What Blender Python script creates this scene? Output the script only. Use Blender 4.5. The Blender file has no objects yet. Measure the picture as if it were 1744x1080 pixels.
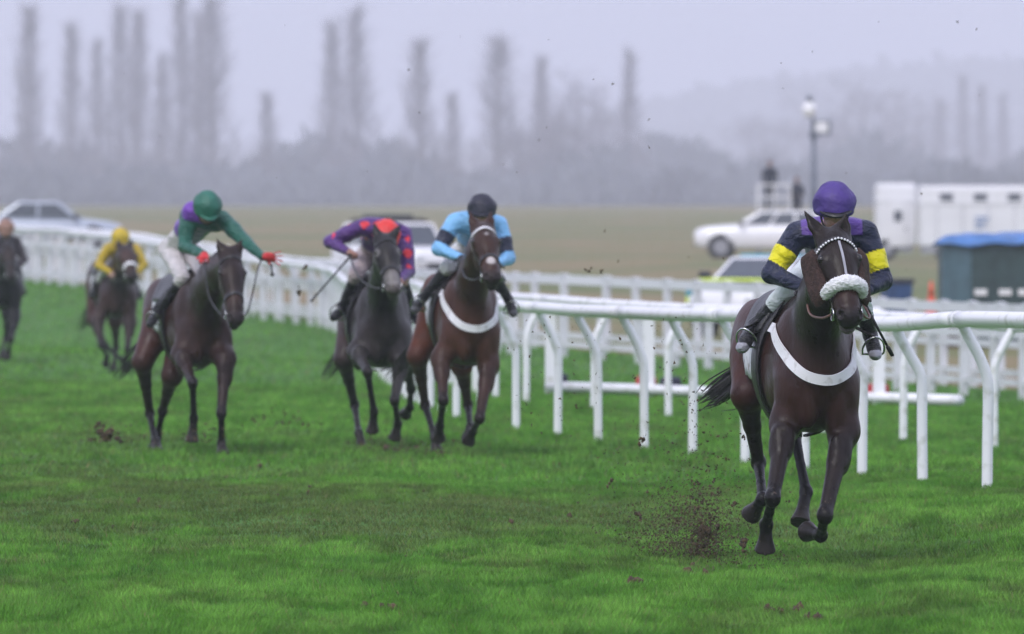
import bpy, math, random
import numpy as np
from mathutils import Vector, Matrix
from mathutils.bvhtree import BVHTree

random.seed(7)
RNG = np.random.default_rng(7)
scene = bpy.context.scene
COL = scene.collection
R = math.radians

# ------------------------------------------------------------------ camera, sky, sun, exposure
F = 13000.0            # focal length in photo pixels (1744 wide): a long lens
CX, HY, CAMZ = 872.0, 350.0, 2.19
cam_d = bpy.data.cameras.new("camera")
cam_d.sensor_width = 36.0
cam_d.lens = 36.0 * F / 1744.0
cam_d.shift_y = -(540.0 - HY) / 1744.0
cam_d.clip_start = 0.5
cam_d.clip_end = 9000
cam_d.dof.use_dof = True
cam_d.dof.focus_distance = 45.2
cam_d.dof.aperture_fstop = 4.3
cam = bpy.data.objects.new("camera", cam_d)
COL.objects.link(cam)
cam.location = (0, 0, CAMZ)
cam.rotation_euler = (R(90), 0, 0)
scene.camera = cam

SUN_EL, SUN_AZ = R(50), R(205)
w = bpy.data.worlds.new("World")
scene.world = w
w.use_nodes = True
nt = w.node_tree
bg = nt.nodes["Background"]
sky = nt.nodes.new("ShaderNodeTexSky")
sky.sky_type = 'NISHITA'
sky.sun_disc = False
sky.sun_elevation = SUN_EL
sky.sun_rotation = SUN_AZ
sky.air_density = 1.0
sky.dust_density = 4.0
hs = nt.nodes.new("ShaderNodeHueSaturation")
hs.inputs["Saturation"].default_value = 0.30
nt.links.new(sky.outputs[0], hs.inputs["Color"])
mixw = nt.nodes.new("ShaderNodeMix"); mixw.data_type = 'RGBA'
mixw.inputs[0].default_value = 0.75           # an even lid of cloud under the sky
mixw.inputs[7].default_value = (6.05, 6.25, 8.6, 1)
nt.links.new(hs.outputs[0], mixw.inputs[6])
nt.links.new(mixw.outputs[2], bg.inputs["Color"])
bg.inputs["Strength"].default_value = 0.13

sun_d = bpy.data.lights.new("sun", 'SUN')
sun_d.energy = 1.2
sun_d.angle = R(25)
sun_d.color = (1.0, 0.97, 0.93)
sun = bpy.data.objects.new("sun", sun_d)
COL.objects.link(sun)
sun.rotation_euler = (R(90) - SUN_EL, 0, R(-25))

scene.view_settings.view_transform = 'Standard'
scene.view_settings.look = 'None'
scene.view_settings.gamma = 1.0
scene.view_settings.exposure = 0.34
scene.view_settings.use_curve_mapping = False
scene.render.engine = 'CYCLES'
cy = scene.cycles
cy.use_denoising = True
cy.max_bounces = 6
cy.diffuse_bounces = 3
cy.glossy_bounces = 3
cy.transmission_bounces = 4
cy.transparent_max_bounces = 6
cy.volume_bounces = 2
cy.denoising_prefilter = 'FAST'
cy.caustics_reflective = False
cy.caustics_refractive = False

# ------------------------------------------------------------------ helpers
def P(px, py, D):
    """world point seen at photo pixel (px, py) at distance D"""
    return np.array([(px - CX) / F * D, D, CAMZ - (py - HY) / F * D])

def tag(o, label=None, cat=None, group=None, kind=None):
    if label: o["label"] = label
    if cat: o["category"] = cat
    if group: o["group"] = group
    if kind: o["kind"] = kind
    return o

def empty(name, loc=(0, 0, 0), rz=0.0):
    o = bpy.data.objects.new(name, None)
    o.empty_display_size = 0.2
    COL.objects.link(o)
    o.location = loc
    o.rotation_euler = (0, 0, rz)
    return o

def link_mesh(name, me, mat=None, parent=None, smooth=False):
    if mat is not None and not me.materials:
        me.materials.append(mat)
    if smooth:
        me.polygons.foreach_set("use_smooth", np.ones(len(me.polygons), bool))
    o = bpy.data.objects.new(name, me)
    COL.objects.link(o)
    if parent is not None:
        o.parent = parent
    return o

def mesh_of(name, V, Fc, smooth=False):
    me = bpy.data.meshes.new(name)
    me.from_pydata([tuple(map(float, v)) for v in V], [], [tuple(map(int, f)) for f in Fc])
    me.validate()
    me.update()
    return me

def obj(name, V, Fc, mat, parent=None, smooth=False):
    return link_mesh(name, mesh_of(name, V, Fc), mat, parent, smooth)

def fast_mesh(name, V, Fq, colors=None):
    """V (n,3), Fq (m,k) equal-sided faces"""
    V = np.asarray(V, np.float32); Fq = np.asarray(Fq, np.int32)
    me = bpy.data.meshes.new(name)
    k = Fq.shape[1]
    me.vertices.add(len(V)); me.vertices.foreach_set("co", V.ravel())
    me.loops.add(Fq.size); me.loops.foreach_set("vertex_index", Fq.ravel())
    me.polygons.add(len(Fq))
    me.polygons.foreach_set("loop_start", np.arange(0, Fq.size, k, dtype=np.int32))
    me.polygons.foreach_set("loop_total", np.full(len(Fq), k, np.int32))
    me.update(calc_edges=True)
    if colors is not None:
        set_col(me, colors)
    return me

def set_col(me, colors, name="Col"):
    a = me.color_attributes.new(name, 'FLOAT_COLOR', 'POINT')
    c = np.ones((len(me.vertices), 4), np.float32)
    c[:, :3] = colors
    a.data.foreach_set("color", c.ravel())

class MB:
    """collects simple shapes into ONE mesh"""
    def __init__(s): s.V = []; s.F = []
    def add(s, V, Fc):
        n = len(s.V); s.V += [tuple(v) for v in V]; s.F += [tuple(i + n for i in f) for f in Fc]; return s
    def box(s, lo, hi):
        x0, y0, z0 = lo; x1, y1, z1 = hi
        V = [(x0,y0,z0),(x1,y0,z0),(x1,y1,z0),(x0,y1,z0),(x0,y0,z1),(x1,y0,z1),(x1,y1,z1),(x0,y1,z1)]
        return s.add(V, [(0,3,2,1),(4,5,6,7),(0,1,5,4),(1,2,6,5),(2,3,7,6),(3,0,4,7)])
    def tube(s, pts, rad, n=10, caps=True, flat=1.0):
        V, Fc = tube_geo(pts, rad, n, caps, flat); return s.add(V, Fc)
    def build(s, name, mat, parent=None, smooth=False, bevel=0.0, seg=2):
        o = obj(name, s.V, s.F, mat, parent, smooth)
        if bevel > 0:
            m = o.modifiers.new("bevel", 'BEVEL'); m.width = bevel; m.segments = seg; m.limit_method = 'ANGLE'
        return o

def tube_geo(pts, rad, n=10, caps=True, flat=1.0):
    pts = [Vector(p) for p in pts]
    rr = rad if hasattr(rad, '__len__') else [rad] * len(pts)
    V = []; Fc = []
    prev = None
    for i, p in enumerate(pts):
        t = (pts[min(i+1, len(pts)-1)] - pts[max(i-1, 0)])
        t = t.normalized() if t.length > 1e-9 else Vector((0, 0, 1))
        if prev is None:
            up = Vector((0, 0, 1)) if abs(t.z) < 0.9 else Vector((1, 0, 0))
            u = (up - t * up.dot(t)).normalized()
        else:
            u = (prev - t * prev.dot(t)).normalized()
        prev = u
        v = t.cross(u)
        for k in range(n):
            a = 2 * math.pi * k / n
            V.append(tuple(p + (u * math.cos(a) * flat + v * math.sin(a)) * rr[i]))
    for i in range(len(pts) - 1):
        for k in range(n):
            a = i*n + k; b = i*n + (k+1) % n
            Fc.append((a, b, b+n, a+n))
    if caps:
        Fc.append(tuple(range(n-1, -1, -1)))
        Fc.append(tuple(range((len(pts)-1)*n, len(pts)*n)))
    return V, Fc

def catmull(pts, n=8):
    pts = [np.array(p, float) for p in pts]
    q = [2*pts[0]-pts[1]] + pts + [2*pts[-1]-pts[-2]]
    out = []
    for i in range(1, len(q) - 2):
        for k in range(n):
            t = k / n
            a, b, c, d = q[i-1], q[i], q[i+1], q[i+2]
            out.append(0.5*((2*b) + (-a+c)*t + (2*a-5*b+4*c-d)*t*t + (-a+3*b-3*c+d)*t**3))
    out.append(pts[-1])
    return out

# ------------------------------------------------------------------ materials
def new_mat(name):
    m = bpy.data.materials.new(name); m.use_nodes = True
    return m, m.node_tree, m.node_tree.nodes["Principled BSDF"]

def plain(name, col, rough=0.5, metal=0.0, spec=0.5, var=0.12, scale=6.0, bump=0.0, bscale=60.0, coat=0.0, dirt=None):
    m, t, b = new_mat(name)
    b.inputs["Roughness"].default_value = rough
    b.inputs["Metallic"].default_value = metal
    b.inputs["Specular IOR Level"].default_value = spec
    b.inputs["Coat Weight"].default_value = coat
    tc = t.nodes.new("ShaderNodeTexCoord")
    nz = t.nodes.new("ShaderNodeTexNoise"); nz.inputs["Scale"].default_value = scale; nz.inputs["Detail"].default_value = 5
    t.links.new(tc.outputs["Object"], nz.inputs["Vector"])
    mx = t.nodes.new("ShaderNodeMix"); mx.data_type = 'RGBA'
    c2 = dirt if dirt else tuple(c * (1 - 2*var) for c in col)
    mx.inputs[6].default_value = (*c2, 1)
    mx.inputs[7].default_value = (*[min(1, c * (1 + var)) for c in col], 1)
    mr = t.nodes.new("ShaderNodeMapRange"); mr.inputs[1].default_value = 0.3; mr.inputs[2].default_value = 0.62 if not dirt else 0.45
    t.links.new(nz.outputs[0], mr.inputs[0])
    t.links.new(mr.outputs[0], mx.inputs[0])
    t.links.new(mx.outputs[2], b.inputs["Base Color"])
    if bump > 0:
        n2 = t.nodes.new("ShaderNodeTexNoise"); n2.inputs["Scale"].default_value = bscale; n2.inputs["Detail"].default_value = 4
        t.links.new(tc.outputs["Object"], n2.inputs["Vector"])
        bp = t.nodes.new("ShaderNodeBump"); bp.inputs["Strength"].default_value = bump; bp.inputs["Distance"].default_value = 0.02
        t.links.new(n2.outputs[0], bp.inputs["Height"]); t.links.new(bp.outputs[0], b.inputs["Normal"])
    return m

def vcol_mat(name, rough, spec=0.5, bump=0.3, bscale=40.0, stretch=(1, 1, 1), sheen=0.0, var=0.25, vscale=14.0, dist=0.02, rvar=0.0):
    """base colour from the painted attribute, with noise mottling and fine relief"""
    m, t, b = new_mat(name)
    at = t.nodes.new("ShaderNodeVertexColor"); at.layer_name = "Col"
    tc = t.nodes.new("ShaderNodeTexCoord")
    nz = t.nodes.new("ShaderNodeTexNoise"); nz.inputs["Scale"].default_value = vscale; nz.inputs["Detail"].default_value = 6
    t.links.new(tc.outputs["Object"], nz.inputs["Vector"])
    mr = t.nodes.new("ShaderNodeMapRange"); mr.inputs[1].default_value = 0.3; mr.inputs[2].default_value = 0.7
    mr.inputs[3].default_value = 1 - var; mr.inputs[4].default_value = 1 + var
    t.links.new(nz.outputs[0], mr.inputs[0])
    vm = t.nodes.new("ShaderNodeVectorMath"); vm.operation = 'SCALE'
    t.links.new(at.outputs[0], vm.inputs[0]); t.links.new(mr.outputs[0], vm.inputs["Scale"])
    t.links.new(vm.outputs[0], b.inputs["Base Color"])
    b.inputs["Roughness"].default_value = rough
    b.inputs["Specular IOR Level"].default_value = spec
    b.inputs["Sheen Weight"].default_value = sheen
    mp = t.nodes.new("ShaderNodeMapping"); mp.inputs["Scale"].default_value = stretch
    t.links.new(tc.outputs["Object"], mp.inputs["Vector"])
    n2 = t.nodes.new("ShaderNodeTexNoise"); n2.inputs["Scale"].default_value = bscale; n2.inputs["Detail"].default_value = 5
    n2.inputs["Distortion"].default_value = 0.6
    t.links.new(mp.outputs[0], n2.inputs["Vector"])
    if rvar > 0:
        r2 = t.nodes.new("ShaderNodeMapRange"); r2.inputs[1].default_value = 0.3; r2.inputs[2].default_value = 0.7
        r2.inputs[3].default_value = rough - rvar; r2.inputs[4].default_value = rough + rvar
        t.links.new(nz.outputs[0], r2.inputs[0]); t.links.new(r2.outputs[0], b.inputs["Roughness"])
    bp = t.nodes.new("ShaderNodeBump"); bp.inputs["Strength"].default_value = bump; bp.inputs["Distance"].default_value = dist
    t.links.new(n2.outputs[0], bp.inputs["Height"]); t.links.new(bp.outputs[0], b.inputs["Normal"])
    return m

M = {}
M['rail'] = plain('white_rail_plastic', (0.80, 0.80, 0.82), 0.32, var=0.03, scale=7, dirt=(0.56, 0.57, 0.52))
M['pvc'] = plain('white_fence_plastic', (0.66, 0.66, 0.69), 0.45, var=0.04, scale=2, dirt=(0.50, 0.50, 0.50))
M['coat'] = vcol_mat('horse_coat', 0.38, 0.17, bump=0.30, bscale=38, stretch=(1, 1, 0.35), var=0.28, vscale=9, dist=0.012, rvar=0.12)
def muddy(m_):
    t_ = m_.node_tree; b_ = t_.nodes["Principled BSDF"]
    src = b_.inputs["Base Color"].links[0].from_socket
    tc_ = t_.nodes.new("ShaderNodeTexCoord"); n_ = t_.nodes.new("ShaderNodeTexNoise"); n_.inputs["Scale"].default_value = 34; n_.inputs["Detail"].default_value = 3
    t_.links.new(tc_.outputs["Object"], n_.inputs["Vector"])
    sx = t_.nodes.new("ShaderNodeSeparateXYZ"); t_.links.new(tc_.outputs["Object"], sx.inputs[0])
    lo = t_.nodes.new("ShaderNodeMapRange"); lo.inputs[1].default_value = 0.1; lo.inputs[2].default_value = 1.3; lo.inputs[3].default_value = 0.62; lo.inputs[4].default_value = 0.74
    t_.links.new(sx.outputs[2], lo.inputs[0])
    gt = t_.nodes.new("ShaderNodeMath"); gt.operation = 'SUBTRACT'; t_.links.new(n_.outputs[0], gt.inputs[0]); t_.links.new(lo.outputs[0], gt.inputs[1])
    sc_ = t_.nodes.new("ShaderNodeMath"); sc_.operation = 'MULTIPLY'; sc_.use_clamp = True; sc_.inputs[1].default_value = 14; t_.links.new(gt.outputs[0], sc_.inputs[0])
    mx = t_.nodes.new("ShaderNodeMix"); mx.data_type = 'RGBA'; t_.links.new(sc_.outputs[0], mx.inputs[0]); t_.links.new(src, mx.inputs[6]); mx.inputs[7].default_value = (.075, .055, .04, 1)
    t_.links.new(mx.outputs[2], b_.inputs["Base Color"])
    b_.inputs["Coat Weight"].default_value = 0.05; b_.inputs["Coat Roughness"].default_value = 0.32
muddy(M['coat'])
M['silk'] = vcol_mat('racing_silk', 0.36, 0.30, bump=0.9, bscale=8, stretch=(1, 1, 1.7), var=0.14, vscale=8, sheen=0.1, dist=0.06)
M['cloth'] = vcol_mat('dark_clothing', 0.8, 0.3, bump=0.4, bscale=9, var=0.2)
M['white_fleece'] = plain('white_sheepskin', (0.93, 0.93, 0.94), 0.9, var=0.02, scale=40, bump=1.0, bscale=90)
M['brown_fleece'] = plain('brown_sheepskin', (0.052, 0.026, 0.021), 0.95, var=0.35, scale=50, bump=1.0, bscale=110)
M['leather'] = plain('black_leather', (0.014, 0.013, 0.014), 0.38, var=0.3, scale=30, bump=0.2)
M['tan_rein'] = plain('brown_rubber_rein', (0.13, 0.052, 0.035), 0.5, var=0.2, scale=40)
M['steel'] = plain('steel', (0.55, 0.55, 0.56), 0.25, metal=1.0, var=0.1)
M['white_web'] = plain('white_webbing', (0.74, 0.73, 0.76), 0.7, var=0.05, scale=18, dirt=(0.55, 0.52, 0.52), bump=0.2, bscale=200)
M['white_cloth'] = plain('white_number_cloth', (0.70, 0.70, 0.73), 0.8, var=0.06, scale=12, dirt=(0.30, 0.26, 0.24), bump=0.3)
M['navy_cloth'] = plain('navy_cloth', (0.02, 0.022, 0.05), 0.8, var=0.2)
M['eye'] = plain('dark_eye', (0.008, 0.006, 0.005), 0.08, var=0.1)
M['hair'] = plain('black_horse_hair', (0.012, 0.010, 0.010), 0.5, var=0.3, scale=20)
M['goggle'] = plain('dark_goggle_lens', (0.02, 0.02, 0.025), 0.12, var=0.1)
M['whip'] = plain('black_whip', (0.014, 0.014, 0.015), 0.45, var=0.2)
M['bead'] = plain('pale_bead', (0.75, 0.75, 0.77), 0.25, var=0.05)
M['carwhite'] = plain('white_car_paint', (0.80, 0.80, 0.82), 0.25, var=0.03, coat=0.6)
M['carsilver'] = plain('silver_car_paint', (0.42, 0.46, 0.53), 0.28, metal=0.3, var=0.05, coat=0.6)
M['cardark'] = plain('dark_blue_car_paint', (0.05, 0.06, 0.09), 0.28, var=0.05, coat=0.6)
M['glass'] = plain('dark_car_glass', (0.05, 0.06, 0.075), 0.06, var=0.05, spec=0.8)
M['tyre'] = plain('tyre_rubber', (0.02, 0.02, 0.022), 0.8, var=0.2)
M['alloy'] = plain('alloy_wheel', (0.40, 0.40, 0.42), 0.35, metal=0.8, var=0.1)
M['black_plastic'] = plain('black_plastic', (0.025, 0.026, 0.03), 0.5, var=0.2)
M['head_lamp'] = plain('clear_lamp_lens', (0.60, 0.62, 0.66), 0.1, var=0.05)
M['tail_lamp'] = plain('red_lamp_lens', (0.42, 0.02, 0.02), 0.2, var=0.05)
M['hiviz'] = plain('fluorescent_yellow_panel', (0.68, 0.85, 0.10), 0.4, var=0.04)
M['hiviz_blue'] = plain('teal_blue_panel', (0.05, 0.33, 0.42), 0.4, var=0.04)
M['green_steel'] = plain('green_painted_steel', (0.030, 0.060, 0.060), 0.6, var=0.15, scale=4)
M['green_steel_side'] = plain('blue_green_painted_steel', (0.060, 0.115, 0.140), 0.6, var=0.12, scale=4)
M['tarp'] = plain('blue_tarpaulin', (0.055, 0.17, 0.43), 0.45, var=0.15, scale=3, bump=0.5, bscale=6)
M['bin'] = plain('blue_bin_plastic', (0.02, 0.06, 0.17), 0.5, var=0.15)
M['cone'] = plain('orange_cone_plastic', (0.72, 0.08, 0.03), 0.5, var=0.08)
M['reflective'] = plain('reflective_band', (0.75, 0.75, 0.75), 0.4, var=0.04)
M['galv'] = plain('galvanised_pole', (0.13, 0.15, 0.19), 0.5, metal=0.3, var=0.15)
M['lamp_white'] = plain('white_lamp_dome', (0.82, 0.82, 0.83), 0.3, var=0.03)
M['lorry'] = plain('white_lorry_panel', (0.80, 0.80, 0.82), 0.4, var=0.03, scale=1.0)
M['lorry_grey'] = plain('grey_lorry_skirt', (0.33, 0.33, 0.37), 0.5, var=0.1)
M['sign_blue'] = plain('pale_blue_lettering', (0.22, 0.30, 0.48), 0.5, var=0.1)
M['red_plastic'] = plain('red_plastic', (0.45, 0.03, 0.03), 0.5, var=0.1)
M['mud'] = plain('wet_mud', (0.070, 0.046, 0.020), 0.8, var=0.4, scale=30, bump=0.6)
M['bark'] = plain('bare_bark', (0.16, 0.14, 0.145), 0.9, var=0.25, scale=2)
M['twig'] = plain('bare_twigs', (0.17, 0.145, 0.155), 0.9, var=0.25, scale=0.8)
M['wood'] = plain('woodland_mass', (0.115, 0.125, 0.140), 0.95, var=0.30, scale=0.05)
M['skin'] = plain('skin', (0.42, 0.24, 0.18), 0.5, var=0.06)

# ------------------------------------------------------------------ implicit-surface body builder
def smin(a, b, k):
    h = np.clip(0.5 + 0.5 * (b - a) / k, 0, 1)
    return b + (a - b) * h - k * h * (1 - h)

class Cone:
    """tapered capsule; lat/q squashes it sideways (q < 1 is narrower)"""
    def __init__(s, a, b, ra, rb, col=0, lat=None, q=1.0, reg=None):
        s.a = np.array(a, np.float32); s.b = np.array(b, np.float32); s.ra, s.rb = ra, rb
        s.col = col; s.lat = None if lat is None else np.array(lat, np.float32); s.q = q; s.reg = reg
        r = max(ra, rb) * max(1.0, q)
        s.lo = np.minimum(s.a, s.b) - r; s.hi = np.maximum(s.a, s.b) + r
    def t(s, p):
        ba = s.b - s.a
        return np.clip(((p - s.a) @ ba) / max(1e-9, ba @ ba), 0, 1)
    def __call__(s, p):
        ba = s.b - s.a
        pa = p - s.a
        t = np.clip((pa @ ba) / max(1e-9, ba @ ba), 0, 1)
        v = pa - t[..., None] * ba
        if s.lat is not None:
            c = v @ s.lat
            v = v + ((1 / s.q - 1) * c)[..., None] * s.lat
        d = np.sqrt((v * v).sum(-1)) - (s.ra + t * (s.rb - s.ra))
        return d * (min(1.0, s.q) ** 0.5)

class Ell:
    """ellipsoid with radii along the columns of A"""
    def __init__(s, c, r, A=None, col=0, reg=None):
        s.c = np.array(c, np.float32); s.r = np.array(r, np.float32)
        s.A = np.eye(3, dtype=np.float32) if A is None else np.array(A, np.float32)
        s.col = col; s.reg = reg
        e = np.abs(s.A) @ s.r
        s.lo = s.c - e; s.hi = s.c + e
    def __call__(s, p):
        q = (p - s.c) @ s.A
        k0 = np.sqrt(((q / s.r) ** 2).sum(-1))
        k1 = np.sqrt(((q / (s.r ** 2)) ** 2).sum(-1))
        return k0 * (k0 - 1) / np.maximum(k1, 1e-6)

class Grid:
    def __init__(s, lo, hi, h):
        s.lo = np.array(lo, np.float64); s.h = h
        s.n = np.ceil((np.array(hi) - s.lo) / h).astype(int) + 1
        s.ax = [(s.lo[i] + np.arange(s.n[i]) * h).astype(np.float32) for i in range(3)]
    def new(s): return np.full(s.n, 0.5, np.float32)
    def sl(s, lo, hi, pad):
        i0 = np.clip(np.floor((lo - pad - s.lo) / s.h).astype(int), 0, s.n)
        i1 = np.clip(np.ceil((hi + pad - s.lo) / s.h).astype(int) + 1, 0, s.n)
        return tuple(slice(a, b) for a, b in zip(i0, i1))
    def pts(s, sl):
        x, y, z = (s.ax[i][sl[i]] for i in range(3))
        return np.stack(np.meshgrid(x, y, z, indexing='ij'), -1)
    def add(s, arr, pr, k):
        sl = s.sl(pr.lo, pr.hi, k + 3 * s.h)
        p = s.pts(sl)
        if p.size == 0: return
        arr[sl] = smin(arr[sl], pr(p), k)
    def cut(s, arr, pr, k=0.01):
        sl = s.sl(pr.lo, pr.hi, k + 3 * s.h)
        p = s.pts(sl)
        if p.size == 0: return
        arr[sl] = -smin(-arr[sl], pr(p), k)

def surface_nets(v, lo, h):
    s = v < 0
    n = v.shape
    cs = np.zeros([k - 1 for k in n], np.uint8)
    for dx in (0, 1):
        for dy in (0, 1):
            for dz in (0, 1):
                cs += s[dx:n[0]-1+dx, dy:n[1]-1+dy, dz:n[2]-1+dz]
    act = (cs > 0) & (cs < 8)
    idx = np.full(act.shape, -1, np.int64)
    ijk = np.argwhere(act)
    idx[act] = np.arange(len(ijk))
    acc = np.zeros((len(ijk), 3)); cnt = np.zeros(len(ijk))
    corners = [(a, b, c) for a in (0, 1) for b in (0, 1) for c in (0, 1)]
    for i, A in enumerate(corners):
        for B in corners[i+1:]:
            if sum(abs(x - y) for x, y in zip(A, B)) != 1: continue
            va = v[ijk[:,0]+A[0], ijk[:,1]+A[1], ijk[:,2]+A[2]]
            vb = v[ijk[:,0]+B[0], ijk[:,1]+B[1], ijk[:,2]+B[2]]
            m = (va < 0) != (vb < 0)
            t = va[m] / (va[m] - vb[m])
            acc[m] += np.array(A) + t[:, None] * (np.array(B) - np.array(A)); cnt[m] += 1
    V = lo + h * (ijk + acc / cnt[:, None])
    quads = []
    for ax in range(3):
        o1, o2 = [(1, 2), (2, 0), (0, 1)][ax]
        sa = [slice(None)] * 3; sb = [slice(None)] * 3
        sa[ax] = slice(0, n[ax]-1); sb[ax] = slice(1, n[ax])
        diff = s[tuple(sa)] != s[tuple(sb)]
        e = np.argwhere(diff)
        e = e[(e[:, o1] > 0) & (e[:, o2] > 0) & (e[:, o1] < n[o1]-1) & (e[:, o2] < n[o2]-1)]
        inside = s[e[:,0], e[:,1], e[:,2]]
        d1 = np.zeros(3, int); d1[o1] = 1
        d2 = np.zeros(3, int); d2[o2] = 1
        def g(c): return idx[c[:,0], c[:,1], c[:,2]]
        q = np.stack([g(e - d1 - d2), g(e - d2), g(e), g(e - d1)], 1)
        q[~inside] = q[~inside][:, ::-1]
        quads.append(q)
    Q = np.concatenate(quads)
    Q = Q[(Q >= 0).all(1)]
    return V, Q

def relax(V, Q, n=2, w=0.5):
    """a little smoothing to take the stair-steps off"""
    e = np.concatenate([Q[:, [0,1]], Q[:, [1,2]], Q[:, [2,3]], Q[:, [3,0]]])
    deg = np.bincount(e.ravel(), minlength=len(V)).astype(float)[:, None]
    for _ in range(n):
        acc = np.zeros_like(V)
        np.add.at(acc, e[:, 0], V[e[:, 1]]); np.add.at(acc, e[:, 1], V[e[:, 0]])
        V = V * (1 - w) + w * acc / np.maximum(deg, 1)
    return V

def implicit(name, trunk, limbs, h, cuts=(), k_limb=0.05, hoof_planes=(), palette=None, tau=0.02, colfn=None, spots=(), mat=None, parent=None, origin=(0,0,0), rel=2):
    """trunk: [(prim,k)], limbs: list of [(prim,k)] that blend into the trunk but not into each other"""
    allp = [p for p, k in trunk] + [p for L in limbs for p, k in L]
    lo = np.min([p.lo for p in allp], 0) - 0.05; hi = np.max([p.hi for p in allp], 0) + 0.05
    g = Grid(lo, hi, h)
    T = g.new()
    for p, k in trunk: g.add(T, p, k)
    U = T.copy()
    for L in limbs:
        llo = np.min([p.lo for p, k in L], 0); lhi = np.max([p.hi for p, k in L], 0)
        sl = g.sl(llo, lhi, k_limb + 4*h)
        A = g.new()
        for p, k in L: g.add(A, p, k)
        for (pp, pn, pc, rad) in hoof_planes:
            if not any(p is pc for p, k in L): continue
            s2 = g.sl(pp - rad, pp + rad, h)
            q = g.pts(s2)
            pd = (q - pp.astype(np.float32)) @ pn.astype(np.float32)
            near = np.linalg.norm(q - pp.astype(np.float32), axis=-1) < rad
            A[s2] = np.where(near, np.maximum(A[s2], pd), A[s2])
        U[sl] = np.minimum(U[sl], smin(T[sl], A[sl], k_limb))
    for p in cuts: g.cut(U, p, 0.008)
    V, Q = surface_nets(U, g.lo, h)
    if rel: V = relax(V, Q, rel, 0.4)
    # colours
    if len(V):
        pv = V.astype(np.float32)
        Dm = np.stack([p(pv) for p in allp], 1)
        if colfn is not None:
            C = colfn(pv, Dm, allp)
        else:
            Wt = np.exp(-np.clip((Dm - Dm.min(1, keepdims=True)) / tau, 0, 40))
            pal = np.array([palette[p.col] for p in allp])
            C = (Wt @ pal) / Wt.sum(1, keepdims=True)
    for (sc_, sr_, scol_) in spots:
        wv_ = np.clip((sr_ - np.linalg.norm(V - sc_, axis=1)) / (sr_ * .4), 0, 1)[:, None]
        C = C * (1 - wv_) + np.array(scol_) * wv_
    org = np.array(origin, float)
    me = fast_mesh(name, V - org, Q, C)
    o = link_mesh(name, me, mat, parent, smooth=True)
    bvh = BVHTree.FromPolygons([tuple(v) for v in V.tolist()], Q.tolist())
    return o, bvh

# ------------------------------------------------------------------ terrain
def footz(y, D): return CAMZ - (y - HY) / F * D
_ctl = []   # (px, D, z)
def ctl(px, y, D): _ctl.append((px - CX, math.log(D), footz(y, D)))
NEAR_RAIL = [(1930,850,50.9),(1803,840,53.2),(1681,830,55.5),(1571,821,57.8),(1468,808,60.1),(1370,797,62.4),(1268,786,64.7),(1178,775,67.0),(1096,763,69.3),(1017,750,71.6),(948,741,73.9),(877,731,76.2),(815,719,78.6),(758,706,82.5),(690,682,93),(645,640,112),(598,598,138),(556,576,151),(497,564,155.5),(440,555,159),(280,531,168),(109,503,178),(-60,480,188),(-260,462,200)]
FAR_RAIL = [(2030,797,68.8),(1858,781,71.4),(1693,765,74),(1538,752,76.6),(1400,738,79.2),(1268,724,81.8),(1138,711,84.4),(1010,698,87.0),(895,687,89.6),(790,664,97),(705,630,113),(645,598,136),(590,570,156),(520,553,161),(440,543,166),(280,520,175),(74,494,187),(-60,478,196),(-260,460,208)]
FENCE_A = [(2150,706,99),(1900,690,107),(1704,677,112.5),(1533,656,116.5),(1200,621,124),(1043,606,127.5),(860,588,132),(640,558,150),(555,539,158),(470,526,162),(380,507,166),(240,472,172),(120,462,178),(0,453,185),(-200,440,197)]
FENCE_B = [(2150,700,93),(1900,686,100.5),(1722,672,105),(1596,662,108),(1200,625,117),(995,607,121),(860,594,124.5),(660,562,143),(570,550,151),(480,537,156),(380,520,160),(240,491,166.5),(120,474,172.5),(0,463,179.5),(-200,448,191)]
for tab in (NEAR_RAIL, FAR_RAIL, FENCE_A, FENCE_B):
    for t_ in tab: ctl(*t_)
for t_ in [(1370,975,45.6),(800,778,66),(340,776,68),(630,768,69),(190,640,104),(10,614,110),(400,1000,42.5),(900,1000,42.5),(1600,1000,42.5),(100,850,55),(600,850,55),
           (1250,569,140),(1330,569,140),(1200,569,141),(1300,567,138),(1300,570,143),(1700,590,135),(690,490,200),(1265,437,262),(1650,446,282),(1500,446,282),(100,424,226),(100,424,232),(30,423,232),(180,425,232),(100,423,238),(-60,422,234),(1560,556,170)]:
    ctl(*t_)
_ctl = np.array(_ctl)
_b_d = np.log([30, 60, 90, 130, 180, 260, 400, 600, 800, 1500, 4000])
_b_z = np.array([0, 0, -0.1, -0.3, -0.25, 0.25, 1.1, 1.75, 2.0, 2.1, 2.1])
def ground_z(X, Y):
    X = np.atleast_1d(np.asarray(X, float)); Y = np.atleast_1d(np.asarray(Y, float))
    D = np.maximum(Y, 20.0)
    u = F * X / D; v = np.log(D)
    base = np.interp(v, _b_d, _b_z)
    num = base * 0.12; den = np.full_like(base, 0.12)
    for cu, cv, cz in _ctl:
        wgt = np.exp(-((u - cu) / 170.0) ** 2 - ((v - cv) / 0.085) ** 2)
        num = num + wgt * cz; den = den + wgt
    out = num / den
    return np.where(Y < 20, 0.0, out)
def gz(x, y): return float(ground_z(x, y)[0])
_fa = sorted([(p[0] - CX, p[2]) for p in FENCE_A])
def field_zone(X, Y):
    D = np.maximum(np.asarray(Y, float), 20); u = F * np.asarray(X, float) / D
    dA = np.interp(u, [a for a, b in _fa], [b for a, b in _fa])
    return np.clip((D - dA + 1.0) / 2.0, 0, 1)

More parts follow.
